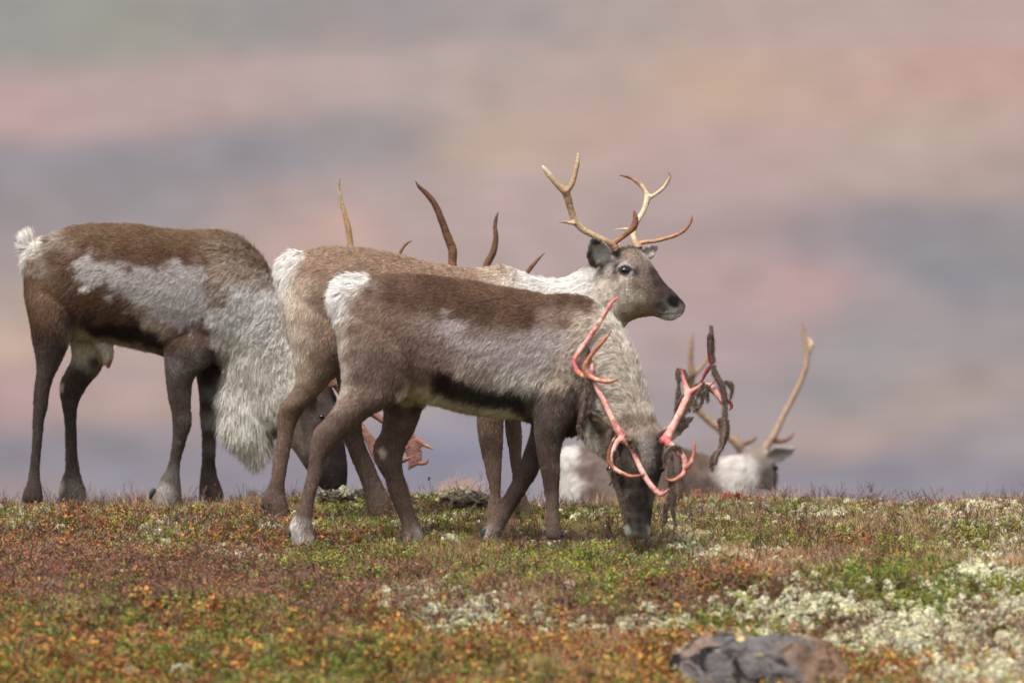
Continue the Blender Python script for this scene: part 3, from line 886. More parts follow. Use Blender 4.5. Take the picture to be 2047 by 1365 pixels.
tabB = [(p[0] / 2.1 + 500, p[1] / 2.1 + 450) + tuple(p[2:]) for p in [
 (200, 130, 'wht'), (160, 150, 'wht'), (130, 190, 'wht'), (150, 260, 'edge'), (130, 280, 'edge'), (165, 360, 'edge'), (175, 450, 'edge'), (190, 540, 'edge'), (260, 120, 'bb'), (330, 105, 'bb'), (420, 100, 'bb'), (520, 115, 'bb'), (620, 140, 'bb'), (720, 160, 'bb'), (820, 175, 'bb'), (920, 185, 'bb'), (1000, 185, 'thl', -.8, .4, 16), (1060, 180, 'thl', -.8, .5, 18),
 (240, 180, 'bb'), (300, 200, 'bb'), (220, 260, 'thl'), (300, 300, 'bs'), (380, 250, 'bs'), (480, 220, 'bs'), (600, 250, 'bs'), (750, 280, 'bs'), (900, 300, 'bs'), (1000, 300, 'bs'), (1080, 260, 'nk2'), (220, 380, 'thl'), (300, 420, 'th'), (360, 420, 'th'), (230, 500, 'thl'), (300, 540, 'th'), (360, 560, 'legd', -.4, 1, 12),
 (230, 610, 'thl', -.2, 1, 12), (300, 640, 'th', -.2, 1, 11), (220, 700, 'leg'), (160, 770, 'leg'), (130, 800, 'leg'), (180, 820, 'leg'), (150, 920, 'leg'), (130, 1020, 'leg'), (110, 1110, 'legd'), (110, 1190, 'legd'), (430, 880, 'legd'), (460, 960, 'legd'), (500, 1080, 'legd'), (550, 1180, 'legd'), (450, 600, 'leg'), (700, 600, 'edge'), (900, 650, 'edge'),
 (1000, 830, 'leg'), (1010, 920, 'legd'), (1020, 1010, 'leg'), (1030, 1100, 'leg'), (1030, 1200, 'leg'), (1000, 700, 'leg'), (1100, 850, 'leg'), (1110, 950, 'leg'), (1120, 1060, 'leg'), (1140, 1180, 'leg')]]
tabB += [(p[0] / 3.4133 + 1000, p[1] / 3.4133 + 280) + tuple(p[2:]) for p in [
 (100, 900, 'nk2'), (180, 940, 'neck', -.9, .3, 22), (260, 960, 'neck', -.9, .3, 24), (350, 990, 'neck', -.9, .4, 24), (440, 970, 'neck', -.9, .6, 24), (540, 920, 'neck'), (600, 900, 'neck', -.6, .9, 20), (500, 1060, 'neck'), (600, 1020, 'neck'), (660, 1000, 'nk2'), (700, 1100, 'nk2'), (640, 1120, 'neck'), (750, 1180, 'nk2'), (800, 1240, 'tc', -.4, .9, 14),
 (800, 1000, 'chk'), (880, 1050, 'chk'), (960, 1080, 'chk'), (800, 1100, 'chk'), (880, 1140, 'chk'), (720, 960, 'chk'), (760, 1020, 'chk'), (950, 1150, 'jaw'), (850, 1200, 'jaw'), (1020, 1150, 'jaw'), (1000, 1200, 'jaw'), (940, 1205, 'jaw'),
 (830, 730, 'crn'), (900, 740, 'crn'), (800, 790, 'dk', -.9, .1, 8), (870, 800, 'fh'), (950, 800, 'fh'), (900, 860, 'fh'), (990, 850, 'fh'), (980, 930, 'fh'), (930, 990, 'fh'), (1040, 900, 'dk'), (1060, 980, 'dk'), (1110, 990, 'dk'), (1090, 1060, 'dk'), (1150, 1040, 'dk'), (1010, 1020, 'fh'), (1040, 1080, 'fh'),
 (1160, 1110, 'blk'), (1220, 1090, 'blk'), (1200, 1130, 'blk'), (1245, 1110, 'blk'), (1080, 1130, 'dk'), (1120, 1160, 'dk'), (1080, 1180, 'lip'), (1140, 1180, 'lip'), (1200, 1165, 'lip'), (1240, 1160, 'lip'), (1130, 1215, 'lw'), (1190, 1205, 'lw'), (1090, 1210, 'lip'), (800, 860, 'dk', -.8, .1, 5), (790, 920, 'fh'), (850, 945, 'chk'), (880, 850, 'lip'), (830, 845, 'lip'), (925, 900, 'dk')]]
tabB += [(p[0] / 3.4133 + 1000, p[1] / 3.4133 + 280) + tuple(p[2:]) for p in [(655, 700, 'earD'), (612, 780, 'earD'), (640, 850, 'earD'), (690, 870, 'earD'), (665, 780, 'earD', .2, -.8, 10), (700, 760, 'earW'), (715, 820, 'earW'), (640, 760, 'earW'), (735, 790, 'earW'), (720, 880, 'chk'), (1000, 760, 'earW', .2, -.9, 8), (1050, 770, 'earW', .2, -.9, 8), (1060, 730, 'lip', .2, -.9, 6), (1075, 800, 'earW', 0, 1, 8), (980, 745, 'fh')]]
polyB = [(zp(z2, [(235, 100), (205, 102), (150, 118), (110, 160), (112, 240), (128, 300), (150, 260), (180, 190), (215, 140)]), sr(240, 232, 222), 13, .95, .9, None),
 (zp(z3, [(792, 880), (812, 845), (850, 832), (890, 850), (915, 880), (900, 915), (860, 935), (815, 925)]), sr(176, 166, 156), 2.5, .85, .3, lambda L: (L[:, 1] < 0).astype(float)),
 (zp(z3, [(770, 905), (790, 850), (815, 835), (800, 870), (800, 920), (820, 945)]), sr(52, 44, 42), 3, .8, .3, None),
 (zp(z3, [(1130, 1085), (1160, 1060), (1215, 1075), (1215, 1140), (1180, 1150), (1150, 1125)]), sr(20, 17, 18), 3, .95, .2, lambda L: (L[:, 1] < 0).astype(float))]
def ell(z, x, y, rx, ry, a=0, n=14):
    t = [(math.cos(2 * math.pi * i / n) * rx, math.sin(2 * math.pi * i / n) * ry) for i in range(n)]
    ca, sa = math.cos(a), math.sin(a)
    return zp(z, [(x + u * ca - v * sa, y + u * sa + v * ca) for u, v in t])
polyB += [(ell(z3, 850, 888, 46, 34, .1), sr(34, 28, 28), 2.0, .95, .1, lambda L: (L[:, 1] < 0).astype(float)), (zp(z3, [(885, 880), (920, 885), (935, 925), (915, 935), (905, 905), (880, 905)]), sr(44, 36, 35), 2, .8, .2, lambda L: (L[:, 1] < 0).astype(float))]
polyB += [(zp(z3, [(628, 800), (645, 735), (685, 708), (730, 735), (738, 800), (705, 860), (665, 845)]), sr(196, 190, 184), 3, .9, 1.6, lambda L: (L[:, 1] < 0).astype(float)),
 (zp(z3, [(1100, 1190), (1140, 1172), (1190, 1180), (1232, 1168), (1228, 1205), (1180, 1238), (1130, 1238)]), sr(220, 216, 210), 3, .9, .5, None),
 (zp(z3, [(1085, 1188), (1150, 1180), (1228, 1172), (1228, 1180), (1150, 1190), (1085, 1198)]), sr(50, 42, 42), 1.5, .8, .2, None)]
coatB = Coat(tabB, palB, polyB, 4, 200)
make_body(frB, alert, [(inset(torso, 5), 28, 4, .2), (inset(neck, 5), 24, 4, .15), (inset(head, 2), 24, 4, .12), (inset(hindN, 2), 20, 4, 0), (inset(hindF, 2), 20, 4, 0), (inset(foreN, 2), 20, 4, 0), (inset(foreF, 2), 20, 4, 0), (tail, 14, 4, 0)],
          [((1206, 529, -40), (1183, 480, -74), 26, 9, (.25, .1, -1), 3.6), ((1284, 516, 38), (1318, 492, 70), 15, 7, (-.15, .35, -1), 3.6)], coatB, 240000, voxel=.0065, iters=5, seed=200, bare=[(1248, 541, 9)], lumps=.003)
BT = [sr(116, 86, 66), sr(166, 138, 108), sr(182, 156, 124), sr(156, 128, 98), sr(144, 116, 90)]
BR = [sr(150, 110, 78), sr(118, 76, 56), sr(84, 50, 40)]
nearB = [T(z3, [(790, 750, 36), (755, 715, 26), (700, 685, 23), (640, 655, 22), (565, 615, 23), (512, 560, 25), (485, 490, 24), (462, 410, 26), (442, 345, 30)], -30, -62),
         T(z3, [(445, 355, 32), (395, 315, 21), (345, 258, 21), (312, 215, 17), (285, 182, 8)], -62, -72), T(z3, [(445, 355, 30), (482, 312, 20), (505, 250, 19), (522, 175, 17), (530, 120, 13), (528, 90, 5)], -62, -52),
         T(z3, [(510, 570, 20), (470, 568, 13), (430, 562, 9), (393, 564, 4)], -56, -62), T(z3, [(755, 712, 20), (805, 682, 18), (860, 640, 20), (905, 600, 23), (922, 555, 22), (918, 515, 15), (911, 483, 5)], -34, -26)]
antler(frB, alert, nearB, M_ANTLER, [BT, [BT[3], BT[2], sr(214, 196, 170)], [BT[3], BT[3], sr(190, 166, 134)], [BT[2], BT[3]], BR], .0036, 3)
farB = [T(z3, [(945, 745, 34), (925, 700, 26), (908, 650, 23), (915, 595, 20), (945, 540, 18), (980, 480, 18), (1002, 420, 21), (1010, 385, 24)], 24, 60),
        T(z3, [(1008, 395, 24), (990, 340, 17), (955, 295, 17), (900, 258, 13), (850, 240, 10), (818, 237, 5)], 60, 70), T(z3, [(1005, 395, 22), (1055, 372, 14), (1110, 330, 13), (1150, 275, 13), (1160, 240, 10), (1148, 205, 5)], 60, 52),
        T(z3, [(912, 612, 14), (860, 604, 10), (820, 606, 7), (773, 608, 3)], 48, 54), T(z3, [(935, 708, 20), (990, 695, 15), (1060, 688, 14), (1150, 665, 14), (1235, 632, 13), (1285, 585, 12), (1308, 540, 10), (1311, 502, 4)], 30, 38)]
PB = [sr(146, 118, 92), sr(198, 176, 146), sr(208, 188, 158), sr(192, 170, 138)]
antler(frB, alert, farB, M_ANTLER, [PB, [PB[2], sr(150, 110, 84), sr(96, 60, 52)], [PB[2], PB[3], sr(176, 120, 96)], [PB[1], PB[1]], [sr(180, 140, 106), sr(160, 112, 82), sr(120, 76, 58)]], .0036, 3)
eye(frB, alert, 1248, 541, -44.5, 8.4)
eye(frB, alert, 1290, 535, 38, 8.2)
for hx_, hy_, dd, cl in ((556, 1030, -50, (531, 1000, 528, 1016, 5)), (766, 1032, 50, None), (992, 1045, -45, None), (1048, 1043, 45, None)):
    hoof(frB, alert, hx_, hy_, dd, 17, 1, cl)
# ================================================================== the grazing reindeer in front, shedding its velvet
z4 = (2.625, 1080, 580)
zh = (5.0556, 1150, 820)
zn = (4.265, 1130, 580)
zr = (4.139, 1300, 630)
frC, shed = reindeer('reindeer', 'front brown reindeer grazing with raw pink antlers hung with strips of dead velvet', 0.0, 850, 1085)
torso = ZS(*z2, [(342, 300, 350, 380, 24, 0), (358, 255, 372, 480, 80, 0), (390, 226, 385, 580, 125, 0), (440, 214, 440, 640, 160, 0), (520, 202, 540, 690, 185, 0), (640, 194, 660, 722, 202, 0), (740, 197, 750, 752, 210, 0), (830, 207, 840, 780, 212, 0),
    (920, 219, 930, 797, 210, 0), (1000, 237, 1010, 808, 205, 0), (1080, 251, 1090, 815, 198, 0), (1160, 264, 1165, 835, 185, 0), (1240, 280, 1230, 865, 170, 0), (1310, 279, 1290, 885, 158, -6), (1380, 280, 1345, 890, 145, -12), (1430, 296, 1390, 885, 125, -20)])
neck = [(1150, 590, 1150, 850, 66, -6), (1180, 592, 1160, 868, 64, -14), (1212, 617, 1168, 884, 62, -24), (1240, 646, 1176, 895, 60, -34), (1262, 685, 1188, 905, 58, -44), (1280, 735, 1200, 915, 56, -52), (1296, 788, 1212, 925, 54, -58), (1308, 830, 1222, 935, 52, -62)]
head = ZS(*zh, [(300, 90, 800, 60, 230, -240), (285, 150, 830, 140, 250, -270), (300, 220, 872, 215, 262, -300), (310, 300, 890, 300, 275, -320), (318, 400, 897, 400, 282, -330), (328, 520, 895, 520, 278, -340), (336, 600, 880, 600, 262, -350), (352, 690, 852, 690, 240, -365), (380, 780, 830, 780, 220, -375), (410, 870, 808, 870, 200, -385), (435, 960, 788, 960, 180, -392), (460, 1060, 776, 1060, 165, -400), (474, 1140, 768, 1140, 152, -402), (482, 1200, 765, 1200, 140, -402), (500, 1250, 752, 1250, 115, -400), (540, 1282, 715, 1282, 70, -398)])
hindN = ZS(*z2, limb([(360, 280, 660, 300, 85, -100), (376, 420, 700, 460, 95, -110), (380, 560, 700, 600, 95, -112), (386, 660, 660, 705, 80, -112), (362, 745, 540, 778), (318, 808, 455, 840), (272, 855, 390, 900), (257, 905, 345, 955, 42), (250, 960, 318, 985, 36), (241, 1030, 306, 1045), (226, 1100, 288, 1105), (206, 1160, 272, 1165), (188, 1210, 266, 1215), (170, 1262, 265, 1265), (176, 1310, 272, 1320), (182, 1345, 276, 1345)], -112))
hindF = ZS(*z2, limb([(520, 480, 760, 500, 70, 90), (545, 620, 765, 640, 66, 100), (558, 725, 738, 735), (556, 800, 716, 800), (545, 868, 690, 870), (515, 918, 660, 925, 44), (512, 965, 642, 980, 40), (532, 1015, 640, 1020), (558, 1062, 650, 1062), (576, 1110, 665, 1110), (594, 1165, 680, 1165), (618, 1220, 700, 1222), (632, 1265, 720, 1272), (640, 1310, 734, 1318), (645, 1345, 740, 1345)], 105))
foreN = ZS(*z2, limb([(1160, 480, 1380, 480, 62, -105), (1170, 620, 1385, 640, 66, -105), (1182, 740, 1365, 780, 64), (1190, 830, 1330, 850), (1196, 905, 1310, 915), (1206, 975, 1303, 975), (1220, 1045, 1302, 1050), (1232, 1110, 1300, 1115), (1240, 1170, 1299, 1180), (1240, 1220, 1302, 1230), (1238, 1280, 1312, 1282), (1238, 1310, 1316, 1310)], -105))
foreF = ZS(*z2, limb([(1180, 640, 1340, 660, 55, 90), (1186, 780, 1300, 830, 50, 95), (1176, 880, 1250, 930), (1150, 950, 1228, 1000), (1128, 1005, 1206, 1055), (1102, 1065, 1175, 1100), (1072, 1125, 1140, 1150), (1040, 1175, 1110, 1200), (1008, 1225, 1085, 1245), (985, 1262, 1068, 1282), (976, 1300, 1058, 1312), (976, 1330, 1060, 1335)], 95))
tail = ZS(*z2, [(495, 205, 490, 245, 18, 0), (440, 206, 440, 275, 26, 0), (385, 222, 400, 310, 30, 0), (352, 255, 378, 350, 26, 0), (340, 300, 366, 395, 20, 0), (356, 370, 370, 430, 10, 0)])
palC = {
 'bk': (sr(104, 79, 63), -.95, .35, 17), 'bd': (sr(88, 65, 51), -.9, .5, 17), 'rm': (sr(126, 102, 89), -.6, .8, 16), 'th': (sr(128, 106, 95), -.4, 1, 15), 'thd': (sr(102, 82, 72), -.5, 1, 14), 'fl': (sr(144, 124, 112), -.8, .6, 18), 'wht': (sr(240, 233, 224), -.5, .9, 34), 'edge': (sr(186, 172, 160), -.3, 1, 20),
 'gw': (sr(186, 174, 169), -.8, .7, 20), 'lt': (sr(186, 170, 158), -.7, .75, 26), 'cv': (sr(216, 206, 192), -.6, .8, 26), 'blk': (sr(42, 35, 32), -.85, .55, 22), 'crm': (sr(216, 205, 178), -.6, .6, 24),
 'leg': (sr(104, 86, 76), -.1, 1, 10), 'legd': (sr(80, 65, 58), -.15, 1, 11), 'ft': (sr(142, 130, 122), -.3, 1, 15), 'ch': (sr(92, 78, 72), -.4, 1, 20), 'chd': (sr(58, 48, 44), -.3, 1, 24), 'nk': (sr(222, 209, 195), -.8, .55, 26), 'nk2': (sr(212, 197, 181), -.8, -.2, 24), 'nb': (sr(194, 177, 161), -.6, .5, 24), 'thr': (sr(226, 216, 198), .1, 1, 22),
 'pol': (sr(150, 133, 118), -.1, -1, 22), 'fh': (sr(130, 118, 108), 0, -1, 18), 'fhd': (sr(66, 56, 52), 0, 1, 9), 'fg': (sr(150, 138, 128), .2, -1, 15), 'brg': (sr(44, 37, 36), 0, 1, 6), 'brd': (sr(62, 53, 50), 0, 1, 6), 'chk': (sr(140, 124, 112), -.1, 1, 8), 'mz': (sr(34, 29, 29), 0, 1, 5), 'lw': (sr(206, 200, 194), 0, 1, 6), 'lip': (sr(128, 118, 110), 0, 1, 6), 'earD': (sr(84, 76, 70), -.6, -.7, 10), 'earW': (sr(190, 182, 172), .6, -.7, 10)}
tabC = [(p[0] / 2.1 + 500, p[1] / 2.1 + 450) + tuple(p[2:]) for p in [
 (390, 250, 'wht', -.8, .6, 36), (440, 230, 'wht', -.9, .2, 34), (480, 225, 'wht', -.9, .1, 28), (360, 300, 'wht', -.4, .9, 40), (365, 370, 'wht', -.3, 1, 30), (380, 420, 'edge'), (385, 500, 'edge'), (390, 600, 'edge', -.2, 1, 18), (395, 680, 'edge', -.2, 1, 14),
 (520, 220, 'bk'), (580, 215, 'bk'), (660, 215, 'bk'), (750, 220, 'bd'), (840, 230, 'bd'), (930, 245, 'bk'), (1020, 265, 'bk'), (1100, 280, 'bk'), (1180, 295, 'bk'), (1250, 310, 'bk'), (1320, 310, 'bd'), (1390, 320, 'bd'), (1430, 350, 'bk'),
 (500, 280, 'bk'), (600, 290, 'bd'), (700, 320, 'bd'), (800, 310, 'bd'), (900, 330, 'bd'), (1000, 350, 'bd'), (1080, 370, 'bk'), (1170, 380, 'bd'), (1260, 390, 'fl'), (1330, 400, 'rm'), (1390, 420, 'nb'), (1440, 420, 'lt'),
 (460, 340, 'rm'), (450, 440, 'rm'), (440, 540, 'th'), (520, 380, 'rm'), (560, 460, 'rm'), (540, 560, 'thd'), (620, 400, 'rm'), (640, 500, 'th'), (600, 580, 'thd'), (660, 600, 'thd'), (460, 640, 'th'), (540, 660, 'th'), (620, 670, 'thd'), (420, 720, 'th', -.3, 1, 11), (480, 740, 'leg', -.4, 1, 11),
 (720, 420, 'fl'), (700, 500, 'rm'), (760, 560, 'fl'), (740, 620, 'rm'), (820, 640, 'thd'), (840, 600, 'fl'), (900, 600, 'lt'), (1000, 620, 'lt'), (1100, 640, 'cv', -.6, .6, 30), (1180, 650, 'cv', -.6, .6, 30), (1060, 560, 'gw'), (1160, 560, 'gw'), (1250, 560, 'gw'), (1250, 640, 'lt'), (1330, 560, 'lt'), (1330, 480, 'gw'), (1400, 520, 'lt'),
 (660, 700, 'crm', -.4, 1, 22), (740, 715, 'crm', -.4, .9, 30), (820, 755, 'crm'), (920, 780, 'crm'), (1020, 785, 'crm'), (1100, 790, 'crm'), (1150, 800, 'ch'),
 (340, 830, 'leg'), (300, 890, 'leg'), (360, 880, 'leg'), (290, 960, 'leg'), (275, 1040, 'leg'), (255, 1120, 'leg'), (235, 1190, 'leg'), (220, 1250, 'ft'), (220, 1310, 'ft'), (640, 780, 'leg', -.1, 1, 12), (600, 720, 'leg', 0, 1, 20), (640, 860, 'leg'), (590, 930, 'leg'), (570, 990, 'leg'), (600, 1060, 'leg'), (630, 1150, 'leg'), (665, 1230, 'leg'), (690, 1310, 'ft'), (700, 760, 'legd'),
 (1200, 740, 'ch'), (1280, 720, 'ch'), (1340, 720, 'ch'), (1230, 800, 'ch', -.3, 1, 14), (1320, 800, 'ch', -.3, 1, 16), (1380, 760, 'ch'), (1360, 850, 'chd'), (1390, 830, 'chd'), (1330, 870, 'chd'), (1400, 870, 'chd'), (1250, 880, 'legd'), (1255, 960, 'legd'), (1260, 1060, 'legd'), (1270, 1160, 'leg'), (1270, 1260, 'leg'), (1190, 960, 'legd'), (1150, 1050, 'legd'), (1100, 1140, 'legd'), (1040, 1220, 'leg'), (1010, 1290, 'ft'), (1390, 640, 'lt'), (1300, 650, 'nb')]]
tabC += [(p[0] / 4.265 + 1130, p[1] / 4.265 + 580) + tuple(p[2:]) for p in [
 (240, 130, 'bk'), (300, 160, 'nb', -.9, .3, 24), (150, 250, 'nb'), (250, 300, 'nk'), (340, 220, 'nk', -.8, -.4, 24), (400, 280, 'nk', -.7, -.6, 22), (480, 360, 'nk', -.5, -.8, 22), (560, 500, 'nk', -.4, -.9, 22), (620, 680, 'nk', -.3, -.9, 22), (680, 860, 'nk', -.3, -.9, 22), (740, 1040, 'nk', -.3, -.9, 22),
 (100, 400, 'lt'), (60, 560, 'lt'), (80, 720, 'lt'), (100, 850, 'ch'), (60, 950, 'chd'), (100, 1100, 'chd'), (250, 480, 'nk'), (350, 480, 'nk'), (450, 520, 'nk2', -.8, -.5, 26), (540, 640, 'nk2', -.7, -.7, 26), (400, 650, 'nk'), (480, 780, 'nk2', -.8, -.5, 26), (600, 850, 'nk2', -.6, -.8, 26), (380, 820, 'nk', -.9, 0, 24), (300, 760, 'nk'), (200, 830, 'nb'), (250, 950, 'thr', -.5, .8, 22), (330, 960, 'nk2', -.9, 0, 24), (450, 950, 'nk2', -.8, -.3, 24), (560, 1000, 'nk2', -.5, -.8, 24), (660, 1040, 'nk2', -.3, -.9, 22), (420, 1070, 'nk2', -.8, -.3, 22), (540, 1110, 'pol', -.4, -.9, 22), (640, 1130, 'pol'), (720, 1150, 'pol', .3, -.9, 20), (180, 1000, 'chd'), (200, 1250, 'thr'), (240, 1310, 'thr')]]
tabC += [(p[0] / 5.0556 + 1150, p[1] / 5.0556 + 820) + tuple(p[2:]) for p in [
 (130, 180, 'thr'), (160, 330, 'thr'), (220, 450, 'thr'), (280, 540, 'thr'), (170, 60, 'earD'), (190, 150, 'earD'), (250, 220, 'earD'), (280, 130, 'chk', -.6, -.7, 10), (230, 80, 'earD'), (330, 160, 'chk', -.5, -.8, 12), (1160, 92, 'earD', .6, -.7, 6), (1130, 120, 'lip', .6, -.7, 6), (1100, 140, 'earW'), (1060, 200, 'lip', .6, -.7, 8), (1020, 260, 'earW'), (930, 170, 'earW', .6, -.6, 10), (1120, 170, 'lip', .6, -.7, 8),
 (560, 190, 'pol'), (660, 200, 'pol'), (760, 210, 'pol', .3, -.9, 20), (830, 200, 'pol', .5, -.7, 18), (680, 300, 'fg'), (620, 340, 'fh'), (760, 280, 'fh'), (820, 300, 'fhd', .4, -.8, 15), (720, 400, 'fg'), (680, 480, 'fg'), (740, 540, 'fh', .2, -1, 12), (650, 540, 'fg', -.2, -1, 12), (820, 420, 'fhd'), (860, 500, 'fhd'), (560, 420, 'fhd'), (480, 380, 'fhd'), (400, 330, 'fhd'), (350, 400, 'fhd'), (360, 520, 'fhd'), (420, 500, 'fhd'), (520, 540, 'brd'), (600, 620, 'brd'), (700, 640, 'brd'), (780, 640, 'brd'), (840, 640, 'fhd'), (870, 600, 'fhd'),
 (400, 640, 'fhd'), (460, 700, 'brd'), (560, 720, 'brg'), (660, 740, 'brg'), (740, 760, 'brd'), (800, 780, 'chk'), (370, 700, 'chk'), (400, 800, 'chk'), (430, 900, 'chk'), (500, 820, 'chk'), (560, 840, 'brd'), (640, 860, 'brg'), (720, 880, 'brd'), (780, 900, 'chk'), (470, 980, 'chk'), (540, 980, 'brd'), (640, 980, 'mz'), (600, 920, 'brd'), (690, 940, 'brd'), (720, 1000, 'brd'), (770, 1020, 'brd'), (490, 1080, 'chk'), (560, 1100, 'brd'), (640, 1100, 'mz'), (720, 1100, 'brd'), (500, 1170, 'brd'), (560, 1180, 'mz'), (640, 1180, 'mz'), (700, 1180, 'mz'), (525, 1210, 'lw'), (745, 1190, 'lw'), (500, 1240, 'lw'), (600, 1245, 'lip'), (680, 1245, 'lip'), (740, 1250, 'lw'), (640, 1280, 'lip')]]
polyC = [(zp(z2, [(360, 250), (400, 218), (470, 210), (498, 220), (488, 244), (436, 268), (396, 292), (376, 350), (366, 420), (350, 360), (338, 305)]), sr(242, 236, 228), 11, .95, .9, None),
 (zp(z2, [(770, 420), (830, 380), (890, 400), (930, 470), (980, 450), (1040, 480), (1100, 500), (1170, 440), (1250, 430), (1290, 480), (1260, 560), (1190, 600), (1130, 640), (1060, 600), (980, 560), (900, 520), (820, 460)]), sr(184, 172, 170), 14, .72, 1.5, None),
 (zp(z2, [(1000, 590), (1100, 600), (1200, 620), (1270, 650), (1220, 690), (1120, 690), (1040, 650)]), sr(206, 196, 184), 14, .6, 1.0, None),
 (zp(z2, [(755, 625), (800, 606), (880, 632), (960, 662), (1050, 678), (1130, 684), (1172, 730), (1165, 785), (1060, 762), (960, 755), (880, 738), (810, 712), (775, 685)]), sr(38, 31, 28), 11, .95, .7, None),
 (zp(z2, [(620, 700), (680, 672), (760, 690), (820, 725), (900, 755), (1000, 770), (1120, 785), (1160, 805), (1120, 830), (960, 820), (840, 790), (740, 745), (640, 740)]), sr(214, 203, 174), 7, .92, .4, None),
 (zp(z2, [(535, 935), (560, 930), (575, 950), (565, 980), (545, 978)]), sr(214, 200, 178), 4, .95, .3, lambda L: (L[:, 1] > 0).astype(float)),
 (zp(z2, [(165, 1240), (200, 1215), (225, 1250), (235, 1290), (262, 1320), (240, 1345), (190, 1340), (170, 1300)]), sr(220, 213, 206), 7, .72, 1.2, None),
 (zp(z2, [(630, 1290), (680, 1310), (740, 1325), (740, 1345), (650, 1350)]), sr(196, 187, 180), 7, .55, 1.2, None),
 (zp(z2, [(980, 1280), (1000, 1270), (1010, 1300), (985, 1315)]), sr(196, 186, 178), 5, .8, .6, None),
 (zp(zh, [(475, 1150), (520, 1150), (550, 1215), (640, 1222), (720, 1215), (750, 1160), (770, 1160), (765, 1260), (640, 1300), (500, 1260)]), sr(150, 142, 136), 4, .6, 1.2, lambda L: (L[:, 1] < -.1).astype(float)),
 (zp(zh, [(500, 1150), (525, 1160), (545, 1215), (500, 1240)]), sr(206, 199, 192), 3, .8, .7, None), (zp(zh, [(725, 1220), (745, 1160), (768, 1160), (760, 1250)]), sr(206, 199, 192), 3, .8, .7, None)]
polyC += [(zp(zh, [(200, 45), (290, 95), (345, 165), (325, 185), (260, 120), (190, 70)]), sr(196, 186, 172), 3, .85, .6, lambda L: (L[:, 1] < -.12).astype(float)),
 (zp(zh, [(870, 170), (950, 135), (1070, 110), (1165, 75), (1170, 95), (1080, 150), (960, 175)]), sr(206, 198, 188), 3, .85, .6, None),
 (zp(zh, [(610, 300), (700, 260), (760, 330), (770, 450), (760, 560), (690, 600), (640, 560), (620, 430)]), sr(158, 148, 140), 9, .7, 1.6, lambda L: (L[:, 1] < -.1).astype(float))]
coatC = Coat(tabC, palC, polyC, 7, 300)
zs4 = 1 / 5.0556
make_body(frC, shed, [(inset(torso, 6), 28, 4, .2), (inset(neck, 5), 24, 4, .1), (inset(head, 2), 24, 4, .0), (inset(hindN, 2), 20, 4, 0), (inset(hindF, 2), 20, 4, 0), (inset(foreN, 2), 20, 4, 0), (inset(foreF, 2), 20, 4, 0), (tail, 14, 4, 0)],
          [((1218, 872, -88), (1174, 821, -122), 16, 7, (-.35, .35, -1), 3.6), ((1322, 878, -74), (1386, 832, -84), 17, 7, (.2, .3, -1), 3.6)], coatC, 270000, voxel=.0068, iters=5, seed=300, bare=[(1328, 936, 6)], lumps=.004)
eye(frC, shed, 1320, 936, -83, 7.2)
eye(frC, shed, 1219, 936, -83, 7.2)
PK = sr(200, 138, 128); PKD = sr(176, 92, 90); PKL = sr(220, 168, 156); BRN = sr(176, 112, 88); BRT = sr(120, 78, 60); RED = sr(120, 40, 40); PKR = sr(194, 100, 100)
hd = -112
antC1 = [T(zn, [(510, 1262, 30), (445, 1190, 34), (398, 1100, 27), (350, 1000, 26), (302, 900, 26), (258, 815, 25), (228, 735, 24)], hd, -92), T(zn, [(225, 725, 22), (225, 660, 18), (222, 612, 11)], -88, -80),
         T(zn, [(225, 742, 22), (170, 738, 25), (112, 704, 24), (76, 640, 21), (86, 570, 21), (138, 492, 22), (212, 390, 21), (282, 290, 22), (342, 190, 19), (388, 110, 17), (430, 75, 12), (456, 60, 5)], -94, -70),
         T(zn, [(190, 735, 24), (162, 660, 24), (192, 590, 21), (252, 510, 20), (320, 430, 18), (365, 375, 12), (386, 348, 5)], -98, -118), T(zn, [(195, 728, 26), (255, 758, 22), (345, 778, 18), (405, 772, 13), (457, 755, 4)], -98, -130),
         T(zh, [(500, 300, 44), (440, 290, 34), (395, 350, 26), (365, 450, 25), (362, 545, 29), (425, 605, 25), (530, 648, 20), (620, 648, 14), (702, 622, 4)], hd, -150), T(zh, [(365, 570, 22), (328, 500, 23), (334, 410, 21), (365, 310, 16), (415, 228, 5)], -145, -150),
         T(zh, [(495, 300, 34), (555, 375, 24), (610, 490, 26), (660, 600, 29), (720, 700, 29), (790, 790, 29), (850, 830, 27), (900, 808, 17), (938, 768, 5)], hd, -175)]
antler(frC, shed, antC1, M_RAW, [[PKD, PK, PKL, PK, PKL, PK], [PKR, PKR], [BRN, BRN, PKR, PK, PK, PK, PKD, PKR], [BRN, BRN, BRN, BRT], [BRN, BRN, BRN, BRT], [PK, PK, PKL, PK, BRN, BRN, BRT], [BRN, BRT, BRT], [PK, PK, PKL, PK, PK, PKD]], .0036, 2)
